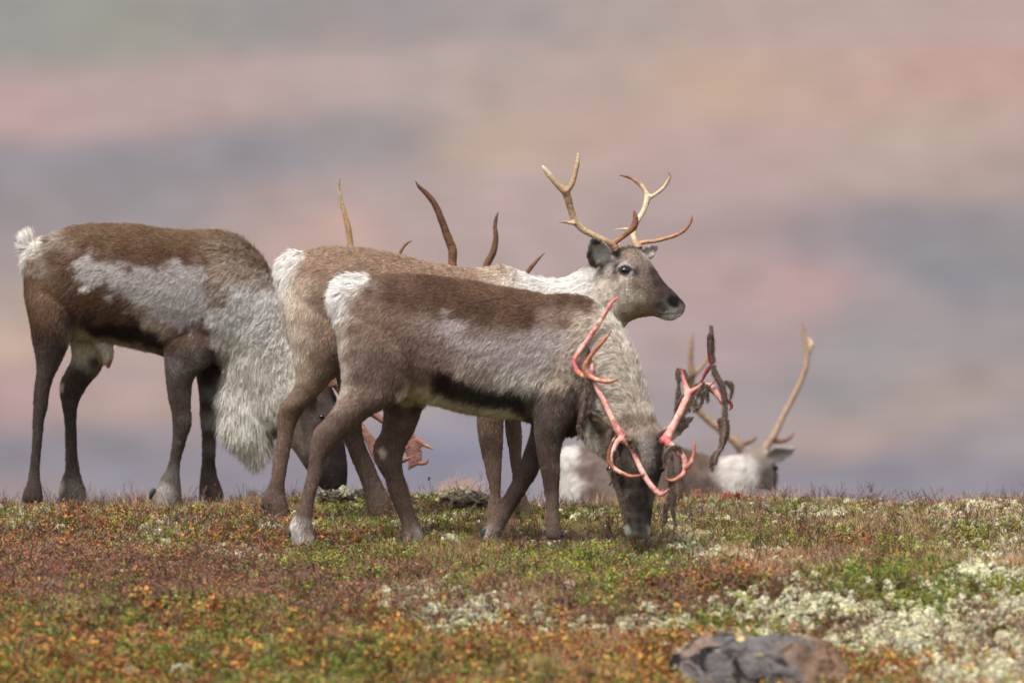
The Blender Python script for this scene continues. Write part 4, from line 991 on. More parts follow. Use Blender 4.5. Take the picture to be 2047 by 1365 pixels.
antC2 = [T(zr, [(75, 1035, 28), (120, 1020, 46), (158, 955, 36), (215, 850, 32), (268, 740, 33), (310, 640, 36)], hd, -80), T(zr, [(310, 650, 34), (285, 575, 21), (265, 495, 15), (250, 432, 7)], -80, -70),
         T(zr, [(315, 640, 26), (380, 600, 19), (440, 582, 24), (505, 605, 36), (560, 660, 34), (595, 730, 24)], -82, -96), T(zr, [(590, 700, 18), (640, 712, 18), (662, 748, 15), (640, 792, 5)], -96, -104),
         T(zr, [(130, 1050, 40), (180, 1085, 26), (225, 1125, 30), (265, 1190, 31), (280, 1255, 29), (255, 1310, 22), (205, 1345, 17), (150, 1358, 14), (110, 1338, 11), (83, 1297, 4)], hd, -150), T(zr, [(278, 1255, 22), (322, 1210, 20), (348, 1130, 15), (354, 1060, 11), (357, 1012, 4)], -140, -150),
         T(zr, [(395, 580, 12), (425, 520, 16), (465, 450, 18), (500, 410, 16)], -84, -88), T(zr, [(460, 595, 8), (490, 570, 12), (520, 540, 11)], -104, -106), T(zr, [(500, 917, 4), (540, 914, 8), (590, 912, 10)], -110, -104), T(zr, [(500, 400, 22), (486, 340, 22), (478, 250, 20), (474, 180, 16)], -88, -86)]
antler(frC, shed, antC2, M_RAW, [[PKD, PKR, PK, PKL, PK, PKL], [PKL, PK, PKR, RED], [PKR, PK, PKL, PKL, PK], [PKD, RED, RED], [PKD, PK, PKL, PK, BRN, BRN, BRT], [BRN, BRN, PKD, PKR], [RED, RED], [BRN, PK], [RED, RED], [RED, sr(60, 26, 28), sr(60, 30, 30)]], .0036, 2)
for hx_, hy_, dd, cl in ((222, 1335, -52, (182, 1270, 172, 1308, 12)), (705, 1340, 50, None), (1280, 1300, -48, None), (1030, 1318, 45, (985, 1275, 972, 1318, 12))):
    c5 = None if cl is None else (cl[0] / 2.1 + 500, cl[1] / 2.1 + 450, cl[2] / 2.1 + 500, cl[3] / 2.1 + 450, cl[4] / 2.1)
    hoof(frC, shed, hx_ / 2.1 + 500, hy_ / 2.1 + 450, dd, 17, 1, c5)

VELV = [T(zr, [(502, 385, 24), (498, 330, 23), (492, 240, 24), (486, 160, 30), (483, 80, 20)], -87),
        T(zr, [(505, 405, 20), (530, 490, 26), (572, 565, 30), (600, 640, 26), (610, 740, 20), (608, 830, 24), (618, 905, 30), (598, 990, 32), (570, 1085, 22), (528, 1140, 32), (505, 1200, 34), (495, 1275, 22)], -100, -122),
        T(zr, [(600, 545, 17), (648, 560, 18), (660, 620, 13), (645, 690, 5)], -100, -104), T(zr, [(462, 570, 15), (460, 640, 19), (462, 690, 14)], -104), T(zr, [(440, 560, 14), (400, 620, 18), (375, 680, 15)], -98), T(zr, [(440, 620, 12), (425, 690, 14), (400, 738, 6)], -96),
        T(zr, [(420, 570, 14), (370, 590, 14), (340, 690, 14), (290, 780, 13), (250, 870, 12), (200, 975, 10)], -76, -96), T(zr, [(370, 690, 8), (352, 730, 7), (380, 750, 6)], -92), T(zr, [(228, 445, 17), (224, 500, 16), (228, 570, 10), (222, 650, 14), (212, 720, 9), (208, 770, 14), (178, 850, 7)], -66, -80),
        T(zr, [(275, 450, 12), (300, 520, 16), (316, 585, 10)], -70, -76), T(zr, [(270, 660, 13), (225, 710, 16), (205, 770, 8)], -84), T(zr, [(560, 850, 18), (568, 900, 12), (568, 970, 7)], -108),
        T(zr, [(105, 1215, 10), (112, 1140, 18), (160, 1085, 21), (210, 1072, 18), (250, 1098, 12)], -126, -132), T(zh, [(950, 430, 26), (945, 560, 26), (948, 680, 24), (950, 790, 22), (925, 900, 24), (898, 1010, 20), (893, 1100, 20), (840, 1170, 8)], -130, -140),
        T(zh, [(975, 540, 12), (972, 700, 14), (975, 880, 26), (970, 1010, 20), (985, 1100, 16), (984, 1205, 6)], -134, -140), T(zh, [(1035, 440, 8), (1045, 580, 14), (1066, 700, 18), (1042, 790, 18), (1052, 855, 8)], -130, -136),
        T(zh, [(345, 190, 32), (328, 290, 24), (322, 400, 12)], -100, -112), T(zh, [(400, 400, 22), (408, 500, 30), (420, 600, 20), (400, 690, 22), (425, 780, 10), (468, 900, 8), (495, 1000, 6), (490, 1095, 4)], -132, -122), T(zh, [(352, 600, 22), (372, 680, 16), (395, 720, 8)], -118, -120),
        T(zh, [(520, 260, 34), (566, 310, 46), (560, 356, 34)], -126, -138), T(zn, [(178, 480, 12), (190, 520, 18), (178, 570, 10)], -84), T(zn, [(185, 750, 18), (178, 850, 24), (172, 940, 22), (150, 1030, 26), (130, 1110, 20), (122, 1180, 18), (124, 1245, 6)], -98, -100), T(zn, [(212, 800, 10), (214, 900, 14), (208, 980, 14), (196, 1030, 6)], -96), T(zn, [(150, 745, 10), (132, 800, 6)], -96)]
VC = sr(112, 97, 86)
def vary3(c):
    return np.array(c) * math.exp(RNG.normal(0, .25))
for i, path in enumerate(VELV):
    g = Geo()
    S_ = catmull([(p[0], p[1], p[2], p[3]) for p in path], 5)
    for k in range(3):
        ph = RNG.uniform(0, 6.28)
        w_ = np.linspace(0, 1, len(S_)) * len(S_) * .11 + ph + 2.09 * k
        q_ = np.column_stack([S_[:, :2], np.full(len(S_), 7.0 * k + i)])
        rr_ = S_[:, 2] * .82 * (.66 + .24 * vnoise(q_, .07, 40 + k))
        off = S_[:, 2] * .55
        cut = len(S_) if k == 0 else int(len(S_) * RNG.uniform(.72, 1))
        pth = [(S_[j, 0] + off[j] * math.cos(w_[j]), S_[j, 1] + .6 * off[j] * math.sin(w_[j] * 1.3), max(rr_[j], 1.0), S_[j, 3] + off[j] * math.sin(w_[j])) for j in range(0, cut, 2)]
        if len(pth) > 2:
            v, f = tube(pth, 9, 4, rough=1.5, seed=i * 5 + k, flat=.75)
            g.add(v, f, vary3(sr(88, 74, 66) if k else sr(74, 58, 52)))
    for _ in range(2 + len(S_) // 9):
        j = RNG.integers(0, len(S_))
        a_, L_ = RNG.normal(0, .5), RNG.uniform(6, 15)
        p0 = S_[j]
        v, f = tube([(p0[0], p0[1], 2.6, p0[3]), (p0[0] + L_ * .5 * math.sin(a_) + 2, p0[1] + L_ * .5, 2.0, p0[3] - 1), (p0[0] + L_ * math.sin(a_), p0[1] + L_, .8, p0[3] - 2)], 7, 4, rough=.8, seed=i + 3)
        g.add(v, f, vary3(sr(82, 62, 54)))
    me = g.mesh('velvet_strip', frC.local, recalc=True)
    vs = link('velvet_strip', me, M_VELVET, shed)
    L = sum(math.hypot(a[0] - b_[0], a[1] - b_[1]) for a, b_ in zip(path, path[1:]))
    P, Nn = sample_surface(me, int(100 + L * 26))
    D = np.tile([0.0, 0.0, -1.0], (len(P), 1)) + .5 * RNG.normal(size=(len(P), 3))
    base = np.tile(np.array(VC), (len(P), 1)) * np.exp(.25 * fbm(P, 40, 2, i))[:, None]
    hair_object('velvet_fuzz', P, Nn, D, 0.0085 * (.4 + .9 * RNG.random(len(P))), base, vs, .6, .0009, .3, 70, .5, 400 + i, 3)

# ================================================================== the one lying down beyond the crest
frD, lying = reindeer('reindeer', 'reindeer lying down behind the crest with only its back, head and antlers showing', 5.0, 1300, 1160)
torso = ZS(*z4, [(98, 860, 95, 1300, 40, 0), (110, 835, 105, 1400, 110, 0), (150, 815, 160, 1480, 170, 0), (230, 798, 240, 1500, 210, 0), (360, 792, 360, 1510, 235, 0), (500, 795, 500, 1515, 240, 0), (640, 800, 640, 1515, 238, 0), (760, 820, 760, 1510, 220, 0), (860, 850, 860, 1490, 190, 0), (940, 868, 950, 1440, 160, 10)])
neck = ZS(*z4, [(900, 880, 940, 1380, 140, 0), (980, 862, 1030, 1280, 125, 20), (1050, 848, 1110, 1160, 105, 45), (1110, 832, 1160, 1080, 92, 70)])
head = ZS(*z4, [(1060, 825, 1120, 1020, 70, 50), (1110, 815, 1160, 1040, 84, 80), (1165, 822, 1190, 1050, 86, 110), (1200, 850, 1212, 1055, 80, 145), (1228, 895, 1228, 1060, 68, 190), (1246, 935, 1238, 1058, 54, 235), (1256, 960, 1244, 1050, 44, 270), (1256, 985, 1246, 1035, 28, 290)])
legs = [ZS(*z4, [(700, 1400, 720, 1500, 50, -170), (850, 1430, 850, 1525, 46, -180), (1000, 1450, 1000, 1530, 42, -170), (1080, 1470, 1080, 1530, 30, -160)]), ZS(*z4, [(200, 1380, 200, 1510, 60, -190), (380, 1430, 380, 1525, 50, -200), (560, 1465, 560, 1530, 36, -200)]), ZS(*z4, [(700, 1400, 720, 1500, 50, 170), (850, 1430, 850, 1525, 46, 180), (1000, 1450, 1000, 1530, 40, 170)])]
palD = {'bk': (sr(112, 92, 82), -.9, .5, 18), 'bd': (sr(98, 80, 72), -.8, .6, 18), 'wht': (sr(226, 220, 212), -.5, .8, 24), 'nk': (sr(230, 221, 212), -.7, .7, 24), 'hd': (sr(172, 158, 146), -.7, .3, 9), 'hdd': (sr(130, 118, 108), -.7, .3, 9), 'ear': (sr(164, 158, 152), .6, -.6, 9)}
tabD = [(p[0] / 2.625 + 1080, p[1] / 2.625 + 580) + tuple(p[2:]) for p in [(110, 880, 'wht'), (150, 840, 'wht'), (190, 850, 'wht'), (120, 1000, 'wht'), (180, 1000, 'wht'), (210, 1060, 'wht'), (228, 850, 'bk'), (228, 950, 'bk'), (232, 1060, 'bk'), (260, 830, 'bk'), (270, 950, 'bk'), (280, 1060, 'bk'), (400, 850, 'bk'), (500, 900, 'bd'), (640, 850, 'bk'), (760, 870, 'bd'), (760, 1000, 'bd'), (860, 900, 'bk'), (880, 1020, 'bd'), (930, 1060, 'bk'), (910, 910, 'bk'), (960, 920, 'nk'), (1000, 1000, 'nk'), (1040, 920, 'nk'), (1100, 900, 'nk'), (1120, 980, 'nk'), (1000, 1080, 'nk'), (1140, 1060, 'nk'), (1080, 830, 'hdd'), (1130, 825, 'hdd'), (1180, 840, 'hd'), (1180, 900, 'hd'), (1190, 960, 'hdd'), (1200, 1010, 'hd'), (1230, 960, 'hdd'), (1240, 1000, 'hdd'), (1260, 880, 'ear'), (1310, 850, 'ear'), (1280, 920, 'ear')]]
coatD = Coat(tabD, palD, [], 5, 500)
make_body(frD, lying, [(inset(torso, 5), 24, 4, .15), (inset(neck, 5), 20, 4, 0), (inset(head, 2), 20, 4, 0)] + [(l, 16, 4, 0) for l in legs],
          [((1530, 920, 40), (1590, 896, 10), 17, 9, (-.1, .4, -1), 4)], coatD, 60000, voxel=.009, iters=5, seed=500)
eye(frD, lying, 1549, 936, 55, 8)
DN = [sr(140, 118, 100), sr(160, 134, 110), sr(146, 120, 94), sr(130, 106, 84)]
antler(frD, lying, [T(z4, [(1060, 850, 26), (1035, 810, 22), (960, 745, 20), (880, 680, 19), (815, 615, 18), (788, 545, 18), (790, 470, 20), (798, 435, 22)], 40, -20), T(z4, [(798, 445, 20), (788, 380, 15), (790, 300, 13), (801, 210, 5)], -20, -26), T(z4, [(798, 448, 16), (845, 405, 12), (885, 350, 10), (920, 285, 4)], -20, 0), T(z4, [(1040, 815, 15), (1095, 800, 13), (1125, 785, 10), (1146, 764, 4)], 36, 60), T(z4, [(1046, 812, 14), (1034, 770, 10), (1027, 728, 4)], 38, 45)], M_ANTLER, [DN, [DN[3], DN[2]], [DN[2], DN[3]], [MIDB, sr(120, 80, 70)], [DN[0], DN[0]]], .005, 3)
antler(frD, lying, [T(z4, [(1180, 860, 26), (1195, 820, 22), (1238, 755, 19), (1280, 665, 17), (1335, 565, 16), (1388, 450, 15), (1410, 360, 15), (1405, 290, 13), (1394, 230, 12), (1387, 160, 4)], 70, 110), T(z4, [(1408, 345, 14), (1426, 310, 15), (1432, 280, 15), (1416, 248, 6)], 104, 108), T(z4, [(1220, 790, 16), (1270, 795, 13), (1310, 782, 11), (1346, 748, 4)], 76, 100)], M_ANTLER, [DN, [sr(196, 170, 150), sr(190, 160, 140)], [MIDB, sr(120, 84, 74)]], .005, 3)
# ================================================================== ground cover
def px_to_ground(px, py):
    """where the sight line through a photograph pixel meets the ground"""
    ys = np.linspace(-4.5, 2.6, 1500)
    d = CAM_D + ys
    xs = (px - 1023.5) * d / K
    zr_ = CAM_Z - (py - 682.5) * d / K
    diff = ground_z(xs, ys) - zr_
    k = np.argmax(diff > 0)
    if diff[k] <= 0:
        k = len(ys) - 1
    return xs[k], ys[k]

ZONES = '''50 1005 LRTG|150 1005 LGTR|300 1005 GRT|400 1005 GGRT|500 1003 RTG|600 1003 TRG|50 1040 ROGL|150 1045 RO|250 1045 RGO|350 1045 RL|450 1045 GRO|550 1045 ROL|680 1030 GLG|750 1040 GLG|850 1045 GRL|920 1040 LRG|1000 1045 RLG|1100 1040 GRR|1180 1020 GLG|1210 1045 GR
1130 1003 GTL|1160 1003 GG|1350 1003 LGR|1420 1003 GL|1500 1000 GLRT|1600 1000 LGG|1700 1000 LLGR|1800 1003 TRL|1900 1005 TRL|2000 1010 TRLL|1350 1030 GRL|1450 1030 GRTL|1550 1030 GRL|1610 1030 LLG|1700 1030 LGT|1800 1030 LRG|1900 1035 LTL|2000 1035 LLTG
1350 1060 RTGL|1450 1060 GRT|1550 1060 GRT|1650 1060 GTR|1750 1065 GRT|1850 1065 GRTT|1950 1060 GGL|2030 1065 GL|900 1090 GRG|1000 1090 RTR|1080 1090 RTL|1180 1090 TLR|1300 1092 TLR|1370 1092 LLT|1500 1085 GGR|1600 1085 GRR|1700 1088 ROG|1800 1090 GR|1900 1095 LG|2000 1095 LGT|650 1090 RO|550 1090 RRO|450 1090 RO|350 1085 RGL|200 1090 RRO|50 1090 RRO
950 1120 GTR|1050 1120 GG|1150 1115 GGG|1250 1115 GGG|1350 1112 GG|1420 1115 LLR|1480 1115 LLT|1550 1120 RLT|1650 1120 RRT|1750 1120 GTR|1850 1118 GGT|1950 1120 LL|2030 1120 LT|620 1122 GGR|680 1120 GR|800 1120 RRG|860 1115 TRG|500 1122 RRL|100 1125 RRR|250 1125 RRR|400 1125 RR
960 1150 GG|1050 1150 GGR|1150 1148 GGT|1250 1148 GGR|1350 1150 GRR|1450 1150 RRO|1550 1150 RTR|1650 1150 GTR|1750 1150 GG|1850 1150 GGT|1980 1150 LL|700 1150 GRR|600 1150 RR|800 1150 RR|300 1155 RRR|100 1155 RRR
1000 1180 RR|1100 1182 RRT|1200 1192 GG|1300 1180 ROR|1400 1180 ROR|1500 1185 RRL|1600 1185 LR|1700 1185 LG|1750 1192 GGG|1900 1190 GGL|2000 1190 GLL|100 1190 RRR|300 1190 RRR|500 1190 RRR|700 1190 RR|850 1190 RRL
950 1225 LR|1050 1220 RTL|1150 1220 RR|1300 1215 RR|1400 1215 RRL|1500 1220 LL|1600 1220 LLL|1700 1220 LLL|1800 1220 LLG|1900 1220 LLR|2000 1220 LL|50 1220 GRO|200 1220 GRR|350 1220 ORG|500 1220 RRG|650 1220 RR|800 1220 RL
900 1250 LLR|1000 1252 LL|1100 1255 LRO|1250 1250 LR|1350 1252 LL|1450 1250 LG|1510 1250 GGL|1600 1252 LLL|1700 1255 LLR|1800 1255 LL|1950 1255 LLR|2040 1255 RL|100 1255 OGR|300 1255 ORG|450 1255 OGR|600 1255 RGO|750 1255 RO
100 1295 OGR|250 1295 OOG|400 1295 OGR|500 1295 GGO|650 1295 OGR|800 1295 GOO|950 1295 OOG|1100 1290 OOT|1250 1290 OTO|1350 1285 OOL|1700 1290 LLR|1800 1290 LL|1900 1290 LLR|2000 1290 LLL
60 1345 OOG|250 1345 OOG|400 1345 GGO|500 1345 GOG|650 1345 GOG|800 1345 OG|900 1345 OTG|1050 1345 GOT|1200 1345 OGT|1330 1345 OO|1500 1355 OG|1700 1345 OOL|1800 1345 LLO|1900 1345 LL|2000 1345 LLL|300 1410 OOG|900 1410 GOO|1500 1410 OGL|1900 1410 LLO'''
zp_, zw_ = [], []
for line in ZONES.replace('\n', '|').split('|'):
    a, b_, s = line.split()
    zp_.append((float(a), float(b_)))
    zw_.append([s.count(k) / len(s) for k in 'ROGLT'])
zp_, zw_ = np.array(zp_), np.array(zw_)

def zone_weights(x, y):
    p = np.column_stack([x, y, np.zeros(len(x))])
    z = ground_z(x, y)
    X, Y = px_of(x, y, z)
    X = np.clip(X, 0, 2047) + 55 * fbm(p, 3.0, 3, 61)
    Y = np.clip(Y, 1000, 1420) + 13 * fbm(p, 3.0, 3, 62)
    q = np.column_stack([X, Y * 3.2])
    w = idw(q, zp_ * np.array([1, 3.2]), zw_, 1.7, 400.0)
    for k in range(5):
        w[:, k] *= (.8, .85, 2.7, .72, 1.7)[k] * np.exp(.8 * fbm(p, 2.8, 2, 90 + k) + 1.1 * fbm(p, 7.5, 2, 70 + k) + 1.0 * fbm(p, 19.0, 1, 80 + k))
    return w / w.sum(1, keepdims=True)

def rnd(a, b):
    return random.uniform(a, b)

def vec(v):
    return np.array(v, float)

class Sprig:
    def __init__(self):
        self.v, self.f, self.c = [], [], []
    def quad(self, p, d, side, ln, wd, col, fold=.25):
        d, side = d / (np.linalg.norm(d) + 1e-9), side / (np.linalg.norm(side) + 1e-9)
        nrm = np.cross(d, side)
        n = len(self.v)
        self.v += [p, p + d * ln * .5 + side * wd * .5 + nrm * wd * fold, p + d * ln, p + d * ln * .5 - side * wd * .5 + nrm * wd * fold]
        self.f += [(n, n + 1, n + 2), (n, n + 2, n + 3)]
        self.c += [col] * 4
    def stem(self, pts, r, col, col2=None):
        n0 = len(self.v)
        m = len(pts)
        for i, p in enumerate(pts):
            d = pts[min(i + 1, m - 1)] - pts[max(i - 1, 0)]
            d = d / (np.linalg.norm(d) + 1e-9)
            u = np.cross(d, [0.3, 0.9, 0.2])
            u /= np.linalg.norm(u) + 1e-9
            w = np.cross(d, u)
            rr = r * (1 - .65 * i / (m - 1))
            for k in range(3):
                a = 2.094 * k
                self.v.append(p + rr * (u * math.cos(a) + w * math.sin(a)))
                self.c.append(col if col2 is None else [col[j] + (col2[j] - col[j]) * i / (m - 1) for j in range(3)])
        for i in range(m - 1):
            for k in range(3):
                a, b2 = n0 + i * 3 + k, n0 + i * 3 + (k + 1) % 3
                self.f.append((a, b2, b2 + 3, a + 3))
    def mesh(self, name, mat):
        me = bpy.data.meshes.new(name)
        me.from_pydata([tuple(p) for p in self.v], [], self.f)
        me.update()
        set_col(me, np.array(self.c))
        me.materials.append(mat)
        return me

def curve_pts(base, d, ln, bend, m=4):
    d = d / np.linalg.norm(d)
    side = vec([rnd(-1, 1), rnd(-1, 1), rnd(-.4, .6)])
    pts = []
    for i in range(m):
        t = i / (m - 1)
        pts.append(base + d * ln * t + side * bend * ln * t * t)
    return pts

def vary(c, s=.2):
    k = math.exp(random.gauss(0, s))
    g_ = sum(c) / 3
    c = [.95 * v + .05 * g_ for v in c]
    return [min(.9, c[0] * k * math.exp(random.gauss(0, s * .35))), min(.9, c[1] * k), min(.9, c[2] * k * math.exp(random.gauss(0, s * .35)))]

M_LEAF = mat_col('heath_leaf', .62, .25, tint=True, trans=.16)
M_LICH = mat_col('reindeer_lichen', .95, .08, bump=.9, bscale=420, var=.3, vscale=160, tint=True)
M_DRY = mat_col('dry_stem', .8, .15, tint=True, trans=.15)
TWIG = [sr(88, 66, 56), sr(122, 102, 92), sr(62, 48, 44), sr(140, 124, 114)]

def tuft_leafy(cols, nst, hmin, hmax, spread, nleaf, ll, lw, upright=.8, twigcol=None):
    s = Sprig()
    for i in range(nst):
        a, r = rnd(0, 6.283), spread * math.sqrt(random.random())
        base = vec([r * math.cos(a), r * math.sin(a), -.012])
        d = vec([math.cos(a) * rnd(0, 1 - upright + .4), math.sin(a) * rnd(0, 1 - upright + .4), rnd(.6, 1.1)])
        ln = rnd(hmin, hmax)
        pts = curve_pts(base, d, ln, rnd(0, .35))
        s.stem(pts, rnd(.0007, .0012), random.choice(twigcol or TWIG))
        main = random.choice(cols)
        for k in range(nleaf):
            t = rnd(.25, 1.0)
            q = t * (len(pts) - 1)
            i0 = min(int(q), len(pts) - 2)
            p = pts[i0] + (pts[i0 + 1] - pts[i0]) * (q - i0)
            b2 = rnd(0, 6.283)
            dl = vec([math.cos(b2), math.sin(b2), rnd(-.2, 1.1)])
            c = main if random.random() < .88 else random.choice(cols)
            s.quad(p, dl, np.cross(dl, vec([rnd(-.6, .6), rnd(-.6, .6), 1])), ll * rnd(.6, 1.3), lw * rnd(.6, 1.3), vary(c))
    return s

def lichen_clump(col1, col2, n, spread):
    import bmesh
    bm = bmesh.new()
    for i in range(n):
        a, r = rnd(0, 6.283), spread * math.sqrt(random.random())
        h = .010 + .022 * (1 - (r / spread) ** 2) * rnd(.5, 1.15)
        rad = rnd(.0035, .0078)
        g_ = bmesh.ops.create_icosphere(bm, subdivisions=1 if rad < .0055 else 2, radius=rad)
        for v in g_['verts']:
            v.co.z *= rnd(.8, 1.2)
            v.co += Vector((r * math.cos(a), r * math.sin(a), h - .006))
    me = bpy.data.meshes.new('lichen')
    bm.to_mesh(me)
    bm.free()
    V = verts_of(me)
    V = V + np.column_stack([vnoise(V, 260, k + 5) for k in range(3)]) * .0022
    me.vertices.foreach_set('co', V.ravel())
    k = smooth(-.4, .5, vnoise(V, 60, 3))[:, None]
    set_col(me, np.array(col1) * (1 - k) + np.array(col2) * k)
    me.polygons.foreach_set('use_smooth', np.ones(len(me.polygons), bool))
    me.materials.append(M_LICH)
    return me

def grass_tuft(cols, n, hmin, hmax, spread, wid, lean=(0, 0)):
    s = Sprig()
    for i in range(n):
        a, r = rnd(0, 6.283), spread * math.sqrt(random.random())
        base = vec([r * math.cos(a), r * math.sin(a), -.01])
        d = vec([rnd(-.45, .45) + lean[0], rnd(-.45, .45) + lean[1], 1.0])
        ln = rnd(hmin, hmax)
        pts = curve_pts(base, d, ln, rnd(.05, .5), 5)
        s.stem(pts, wid, vary(random.choice(cols), .15))
    return s

def twig_bush(n, ln0, spread, flat=0):
    s = Sprig()
    for i in range(n):
        a, r = rnd(0, 6.283), spread * math.sqrt(random.random())
        base = vec([r * math.cos(a), r * math.sin(a), -.01])
        d = vec([rnd(-1, 1), rnd(-1, 1), rnd(.3, 1.2) * (1 - flat)])
        ln = rnd(.5, 1) * ln0
        pts = curve_pts(base, d, ln, rnd(0, .5), 5)
        c = random.choice(TWIG)
        s.stem(pts, rnd(.0009, .0018), c)
        for k in range(random.randint(1, 4)):
            j = random.randint(1, 3)
            d2 = (pts[j + 1] - pts[j]) / np.linalg.norm(pts[j + 1] - pts[j]) + vec([rnd(-.8, .8), rnd(-.8, .8), rnd(-.2, .7)])
            s.stem(curve_pts(pts[j], d2, ln * rnd(.25, .5), rnd(0, .4), 4), .0008, c)
            if random.random() < .18:
                s.quad(pts[j] + d2 / np.linalg.norm(d2) * ln * .3, d2, vec([rnd(-1, 1), rnd(-1, 1), .3]), .009, .006, vary(sr(176, 88, 40)))
    return s

RUST = [sr(162, 110, 82), sr(148, 98, 76), sr(172, 116, 76), sr(136, 98, 82), sr(186, 128, 74), sr(128, 106, 94), sr(160, 130, 104), sr(136, 132, 76)]
ORNG = [sr(206, 146, 64), sr(190, 122, 58), sr(210, 168, 80), sr(180, 116, 62), sr(156, 142, 62), sr(166, 96, 70), sr(124, 134, 58), sr(104, 122, 54)]
GRN = [sr(146, 162, 62), sr(124, 144, 56), sr(170, 180, 76), sr(104, 120, 52), sr(184, 188, 98)]
GRN2 = [sr(108, 132, 56), sr(130, 146, 60), sr(166, 156, 72), sr(176, 130, 66)]
LIC1, LIC2 = sr(208, 201, 166), sr(158, 156, 128)
STRAW = [sr(200, 160, 116), sr(176, 134, 96), sr(214, 182, 140), sr(150, 112, 84), sr(160, 104, 76)]
REDB = [sr(176, 62, 52), sr(188, 86, 66), sr(150, 52, 48), sr(160, 110, 70)]

def scatter(name, label, cat, meshes, pts, scl, tint, tilt=.25, idx=None):
    n = len(pts)
    me = bpy.data.meshes.new(name)
    me.from_pydata(pts.tolist(), [], [])
    rot = np.column_stack([RNG.normal(0, tilt, n), RNG.normal(0, tilt, n), RNG.random(n) * 6.283]).astype(np.float32)
    me.attributes.new('rot', 'FLOAT_VECTOR', 'POINT').data.foreach_set('vector', rot.ravel())
    me.attributes.new('scl', 'FLOAT', 'POINT').data.foreach_set('value', scl.astype(np.float32))
    me.attributes.new('idx', 'INT', 'POINT').data.foreach_set('value', (RNG.integers(0, len(meshes), n) if idx is None else idx).astype(np.int32))
    me.attributes.new('tint', 'FLOAT_VECTOR', 'POINT').data.foreach_set('vector', tint.astype(np.float32).ravel())
    ng = bpy.data.node_groups.new(name, 'GeometryNodeTree')
    ng.interface.new_socket('Geometry', in_out='INPUT', socket_type='NodeSocketGeometry')
    ng.interface.new_socket('Geometry', in_out='OUTPUT', socket_type='NodeSocketGeometry')
    N, Lk = ng.nodes, ng.links
    gi, go = N.new('NodeGroupInput'), N.new('NodeGroupOutput')
    jn = N.new('GeometryNodeJoinGeometry')
    for m in reversed(meshes):
        ob = bpy.data.objects.new(name + '_piece', m)
        oi = N.new('GeometryNodeObjectInfo')
        oi.inputs['Object'].default_value = ob
        oi.inputs['As Instance'].default_value = False
        gt = N.new('GeometryNodeGeometryToInstance')
        Lk.new(oi.outputs['Geometry'], gt.inputs[0])
        Lk.new(gt.outputs[0], jn.inputs[0])
    ip = N.new('GeometryNodeInstanceOnPoints')
    ip.inputs['Pick Instance'].default_value = True
    def na(nm, t):
        a = N.new('GeometryNodeInputNamedAttribute')
        a.data_type = t
        a.inputs['Name'].default_value = nm
        return [o for o in a.outputs if o.enabled and o.name == 'Attribute'][0]
    Lk.new(gi.outputs[0], ip.inputs['Points'])
    Lk.new(jn.outputs[0], ip.inputs['Instance'])
    Lk.new(na('idx', 'INT'), ip.inputs['Instance Index'])
    Lk.new(na('rot', 'FLOAT_VECTOR'), ip.inputs['Rotation'])
    Lk.new(na('scl', 'FLOAT'), ip.inputs['Scale'])
    Lk.new(ip.outputs[0], go.inputs[0])
    o = link(name, me, None, kind='stuff', label=label, category=cat)
    md = o.modifiers.new('scatter', 'NODES')
    md.node_group = ng
    return o

rust_m = [tuft_leafy(RUST, 9, .030, .062, .026, 9, .0085, .0055).mesh('s', M_LEAF) for _ in range(7)]
orng_m = [tuft_leafy(ORNG, 6, .03, .07, .03, 9, .0165, .0105).mesh('s', M_LEAF) for _ in range(7)]
grn_m = [tuft_leafy(GRN, 13, .016, .036, .026, 15, .0062, .0030, twigcol=[sr(110, 96, 52), sr(86, 76, 46)]).mesh('s', M_LEAF) for _ in range(6)] + [tuft_leafy(GRN2, 10, .018, .036, .026, 12, .0085, .005).mesh('s', M_LEAF) for _ in range(3)]
lich_m = [lichen_clump(LIC1, LIC2, random.randint(26, 60), rnd(.013, .026)) for _ in range(5)]
straw_m = [grass_tuft(STRAW, 16, .03, .085, .022, .0008).mesh('s', M_DRY) for _ in range(5)]
twig_m = [twig_bush(5, .085, .03, .35).mesh('s', M_DRY) for _ in range(6)]
red_m = [tuft_leafy(REDB, 7, .02, .045, .03, 8, .016, .0095).mesh('s', M_LEAF) for _ in range(4)]

NT = 62000
X_ = np.concatenate([RNG.uniform(-2.7, 2.7, NT), RNG.uniform(-6, 6, 16000)])
Y_ = np.concatenate([RNG.uniform(-3.5, 3.1, NT), RNG.uniform(-9, 5, 16000)])
ROCK_X, ROCK_Y = px_to_ground(1525, 1372)
far = (np.abs(X_) > 2.7) | (Y_ < -3.5) | (Y_ > 3.1)
keep = (np.arange(len(X_)) < NT) | far
X_, Y_ = X_[keep], Y_[keep]
Zg_ = ground_z(X_, Y_)
Wt = zone_weights(X_, Y_)
Wt = Wt * np.column_stack([np.ones(len(X_)), 1 - .45 * smooth(-1.4, -.4, Y_), np.ones(len(X_)), 1 + .7 * smooth(-.8, .3, Y_) * smooth(.2, .8, X_), np.ones(len(X_))])
Wt = Wt * np.column_stack([1 - .75 * smooth(1.5, 2.1, Y_), 1 - .85 * smooth(1.5, 2.1, Y_), np.ones(len(X_)), np.ones(len(X_)) * (1 + .5 * (Y_ > .8)), 1 + .8 * smooth(1.5, 2.1, Y_)])
Wt /= Wt.sum(1, keepdims=True)
pick = (np.cumsum(Wt, 1) < RNG.random(len(X_))[:, None]).sum(1)
PT = np.column_stack([X_, Y_, Zg_ - .006])
def tint_of(p, amt=.34, hue=.12, freq=4.0, seed=0, gain=1.0):
    n = len(p)
    k = gain * np.exp(amt * fbm(p, freq, 2, seed) + RNG.normal(0, .14, n))
    return np.column_stack([k * np.exp(hue * fbm(p, 1.3, 1, seed + 4)), k, k * np.exp(RNG.normal(0, .06, n))])
